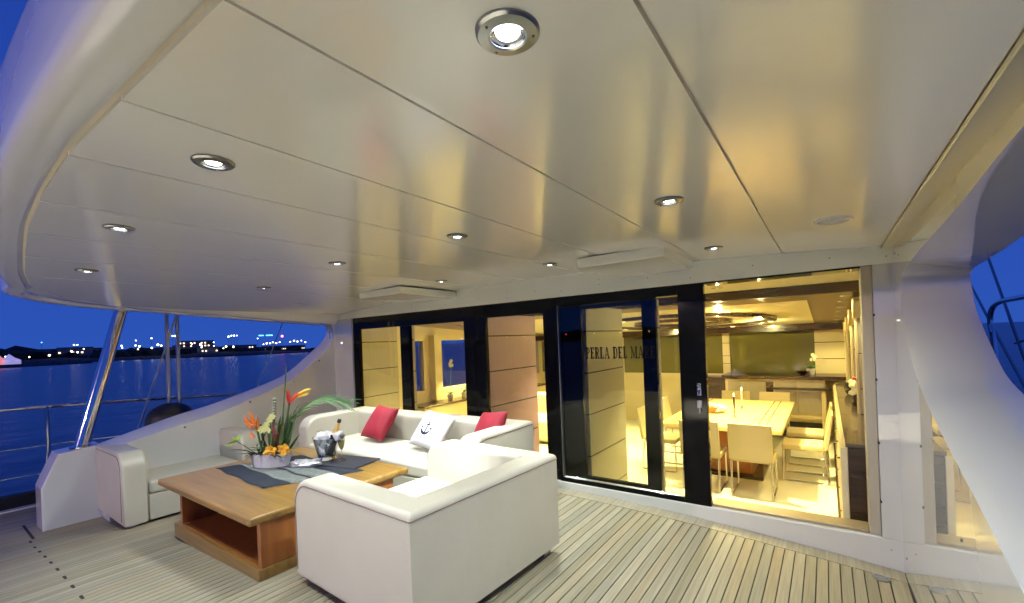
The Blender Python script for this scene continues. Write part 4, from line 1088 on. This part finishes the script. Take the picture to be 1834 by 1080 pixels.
# starboard sideboard and columns
ss = empty('sideboard', (-.1, 2.4, ZF), 0, 'starboard sideboard with cream drawers and a dark stone top beside the open door', 'sideboard')
def ssb(name, x0, x1, y0, y1, z0, z1, m, bev=.003):
    b = NB(); box(b, x0, x1, y0, y1, z0, z1, bev, 1); o = O(name, b, m, ss); o.location = (.1, -2.4, -ZF); return o
ssb('carcass', -.285, .12, .32, 4.95, ZF, .715, CREAMG)
ssb('end_panel', -.262, -.05, .29, .3195, ZF, .715, WENGE)
ssb('edge_post', -.305, -.264, .29, .3195, ZF, .715, CREAMG)
STONE = mat('dark_stone_top', (.10, .075, .055), .18, coat=.3)
ssb('countertop', -.275, .13, .30, 4.95, .716, .745, STONE)
ssb('plinth', -.325, -.2855, .32, 4.95, ZF, ZF + .012, WENGE)
y = .34
while y < 4.8:
    for z0, z1 in [(-.2, .24), (.25, .70)]:
        ssb('drawer', -.305, -.2855, y + .005, y + .635, z0, z1, CREAMG)
    b = NB()
    for z0 in (.12, .55):
        tube(b, [(-.306, y + .32, z0), (-.322, y + .32, z0)], .007, 8)
    o = O('knob', b, DARKM, ss); o.location = (.1, -2.4, -ZF)
    y += .64
stw = empty('starboard_wall', (.13, 2.9, 0), 0, 'starboard wall of the salon behind the pilasters', 'wall')
b = NB(); box(b, .0, .03, -2.73, 2.85, ZF, 2.06); O('panel', b, CREAMP, stw)
ords = ['nearest the door', 'second from the door', 'third from the door', 'farthest from the door']
for k, y in enumerate([1.72, 2.75, 3.8, 4.75]):
    r = empty('pilaster', (-.03, y, .746), 0, 'cream pilaster with flared top on the sideboard, %s' % ords[k], 'pilaster', 'pilasters on the sideboard')
    hz = cz(y) - .746
    for a, c in [(0, .25), (.25, .60), (.60, hz - .22)]:
        b = NB(); box(b, -.085, .155, .0, .09, a + .004, c - .004, .003, 1); O('panel', b, CREAMP, r)
    b = NB(); box(b, -.08, .15, .004, .086, 0, hz - .22); O('core', b, WENGE, r)
    b = NB(); box(b, -.105, -.0855, -.004, .094, 0, hz - .20, .002, 1); O('edge_trim', b, CREAMG, r)
    b = NB(); prism(b, [(0, hz - .22), (-.05, hz - .15), (-.14, hz - .06), (-.14, hz - .03), (.10, hz - .03), (.10, hz - .22)], 'x', -.12, .155, .006, 2); O('corbel', b, CREAMG, r, wn=True)
# things on the starboard sideboard
VASE = mat('black_vase', (.012, .012, .014), .2)
b = NB(); lathe(b, [(0, 0), (.035, 0), (.06, .03), (.07, .09), (.06, .14), (.045, .15), (.04, .145), (.055, .09), (0, .03)], 20); o = tag(O('vase', b, VASE, smooth=True), 'round black vase on the starboard sideboard', 'vase'); o.location = (-.13, 3.35, .7455)
bq = empty('bouquet', (-.12, 2.35, .7455), 0, 'white rose bouquet with red tips in a dark vase on the sideboard', 'bouquet')
b = NB(); lathe(b, [(0, 0), (.035, 0), (.045, .06), (.04, .12), (.034, .12), (.035, .02), (0, .015)], 18); O('vase', b, VASE, bq, smooth=True)
rn = random.Random(11)
b = NB()
for k in range(16):
    c = Vector((.07 * (rn.random() - .6), .09 * (rn.random() - .5), .13 + .13 * rn.random()))
    bmesh.ops.create_icosphere(b, subdivisions=1, radius=.03, matrix=Matrix.Translation(c))
O('rose', b, PET, bq, smooth=True)
b = NB()
for k in range(4): bmesh.ops.create_icosphere(b, subdivisions=1, radius=.018, matrix=Matrix.Translation((.05 * (rn.random() - .5), .06 * (rn.random() - .5), .29 + .02 * rn.random())))
O('red_bud', b, REDB, bq, smooth=True)

# dining table and chairs
DT = mat('dining_table_oak', (.72, .53, .22), .25, coat=.3, noise=((2, 20, 20), .08))
dt = empty('dining_table', (-1.45, 3.02, ZF), 0, 'pale oak dining table with dark inlay lines inside the salon', 'dining table')
b = NB(); box(b, -.66, .66, -1.2, 1.2, .70, .75, .006, 2); O('tabletop', b, DT, dt, wn=True)
b = NB(); box(b, -.28, .28, -.55, .55, .045, .6995, .006, 1); O('pedestal', b, WOODR, dt)
b = NB(); box(b, -.40, .40, -.62, .62, .0, .0445, .004, 1); O('plinth', b, WENGE, dt)
b = NB()
for xx in (-.56, -.50, .40, .48): box(b, xx - .006, xx + .006, -1.18, 1.18, .7496, .7515)
O('inlay_line', b, WENGE, dt)
def chair_proto(loc, rz, lab):
    r = empty('dining_chair', loc, rz, lab, 'dining chair', 'dining chairs round the salon table')
    b = NB(); prism(b, [(-.22, .41), (-.235, .43), (-.29, .83), (-.265, .835), (-.19, .46), (-.19, .41)], 'x', -.22, .22, .012, 2); O('backrest', b, CHAIRL, r, smooth=True, angle=45, wn=True)
    b = NB(); box(b, -.215, .215, -.188, .24, .385, .45, .018, 2); O('seat', b, CHAIRL, r, smooth=True, wn=True)
    for s in (-1, 1):
        b = NB(); tube(b, [(s * .2, -.19, .39), (s * .2, -.23, .012), (s * .2, -.20, .008), (s * .2, .20, .008), (s * .2, .235, .015), (s * .2, .22, .385)], .011, 8); O('leg', b, STEEL, r, smooth=True, angle=60)
    return r
chair0 = chair_proto((-1.09, 1.93, ZF), 0, 'cream dining chair with its back to the open door, right of the near pair')
for (x, y, rz, lab) in [(-1.62, 1.93, 0, 'cream dining chair with its back to the open door, left of the near pair'), (-1.68, 4.42, 180, 'cream dining chair on the far side of the table behind the candle'), (-1.10, 4.42, 180, 'cream dining chair at the far right corner of the table'),
                        (-.62, 2.78, 90, 'cream dining chair at the starboard side, nearer the door'), (-.62, 3.55, 90, 'cream dining chair at the starboard side, farther from the door'), (-2.28, 2.45, -90, 'cream dining chair at the port side, seen through the sliding glass'), (-2.28, 3.45, -90, 'cream dining chair at the port side, farther from the door')]:
    c = copy_tree(chair0); c.location = (x, y, ZF); c.rotation_euler = (0, 0, radians(rz)); c['label'] = lab
# on the table
ZD = ZF + .752
FLAME = mat('candle_flame', (1, .8, .4), .5, emit=(1, .62, .2), estr=10)
for (x, y, lab, dark) in [(-1.37, 2.55, 'dark thin candle in a low holder nearer the door', True), (-1.38, 3.25, 'lit pale candle in a low holder nearer the far chairs', False)]:
    r = empty('candlestick', (x, y, ZD), 0, lab, 'candle', 'candles on the dining table')
    b = NB(); lathe(b, [(0, 0), (.035, 0), (.035, .006), (.01, .014), (.012, .04), (.018, .05), (.016, .052), (0, .05)], 16); O('holder', b, BRUSH, r, smooth=True)
    b = NB(); tube(b, [(0, 0, .05), (0, 0, .26)], .009, 8); O('candle', b, INK if dark else BRIGHT, r)
    b = NB(); lathe(b, [(0, .262), (.007, .272), (.006, .288), (0, .31)], 10); O('flame', b, FLAME, r, smooth=True)
bb = empty('bread_basket', (-1.72, 2.78, ZD), 0, 'wooden bread basket with a white napkin on the dining table', 'basket')
b = NB(); lathe(b, [(0, 0), (.09, 0), (.13, .07), (.135, .085), (.125, .08), (.085, .012), (0, .01)], 24); O('basket', b, mat('basket_wood', (.5, .25, .07), .5), bb, smooth=True)
b = NB()
for k in range(5): bmesh.ops.create_icosphere(b, subdivisions=2, radius=.05, matrix=Matrix.Translation((-.06 + .03 * k, .04 * (-1) ** k, .085)))
O('bread', b, mat('bread', (.6, .4, .2), .7), bb, smooth=True)
b = NB(); bmesh.ops.create_icosphere(b, subdivisions=3, radius=1)
for v in b.verts:
    d = v.co.normalized(); k = 1 + .5 * mn.noise(d * 2.6 + Vector((5, 5, 1)))
    v.co = Vector((.13 + d.x * .09 * k, d.y * .07 * k, max(.002, .06 + d.z * .06 * k)))
O('napkin', b, WHITEF, bb, smooth=True, angle=70)
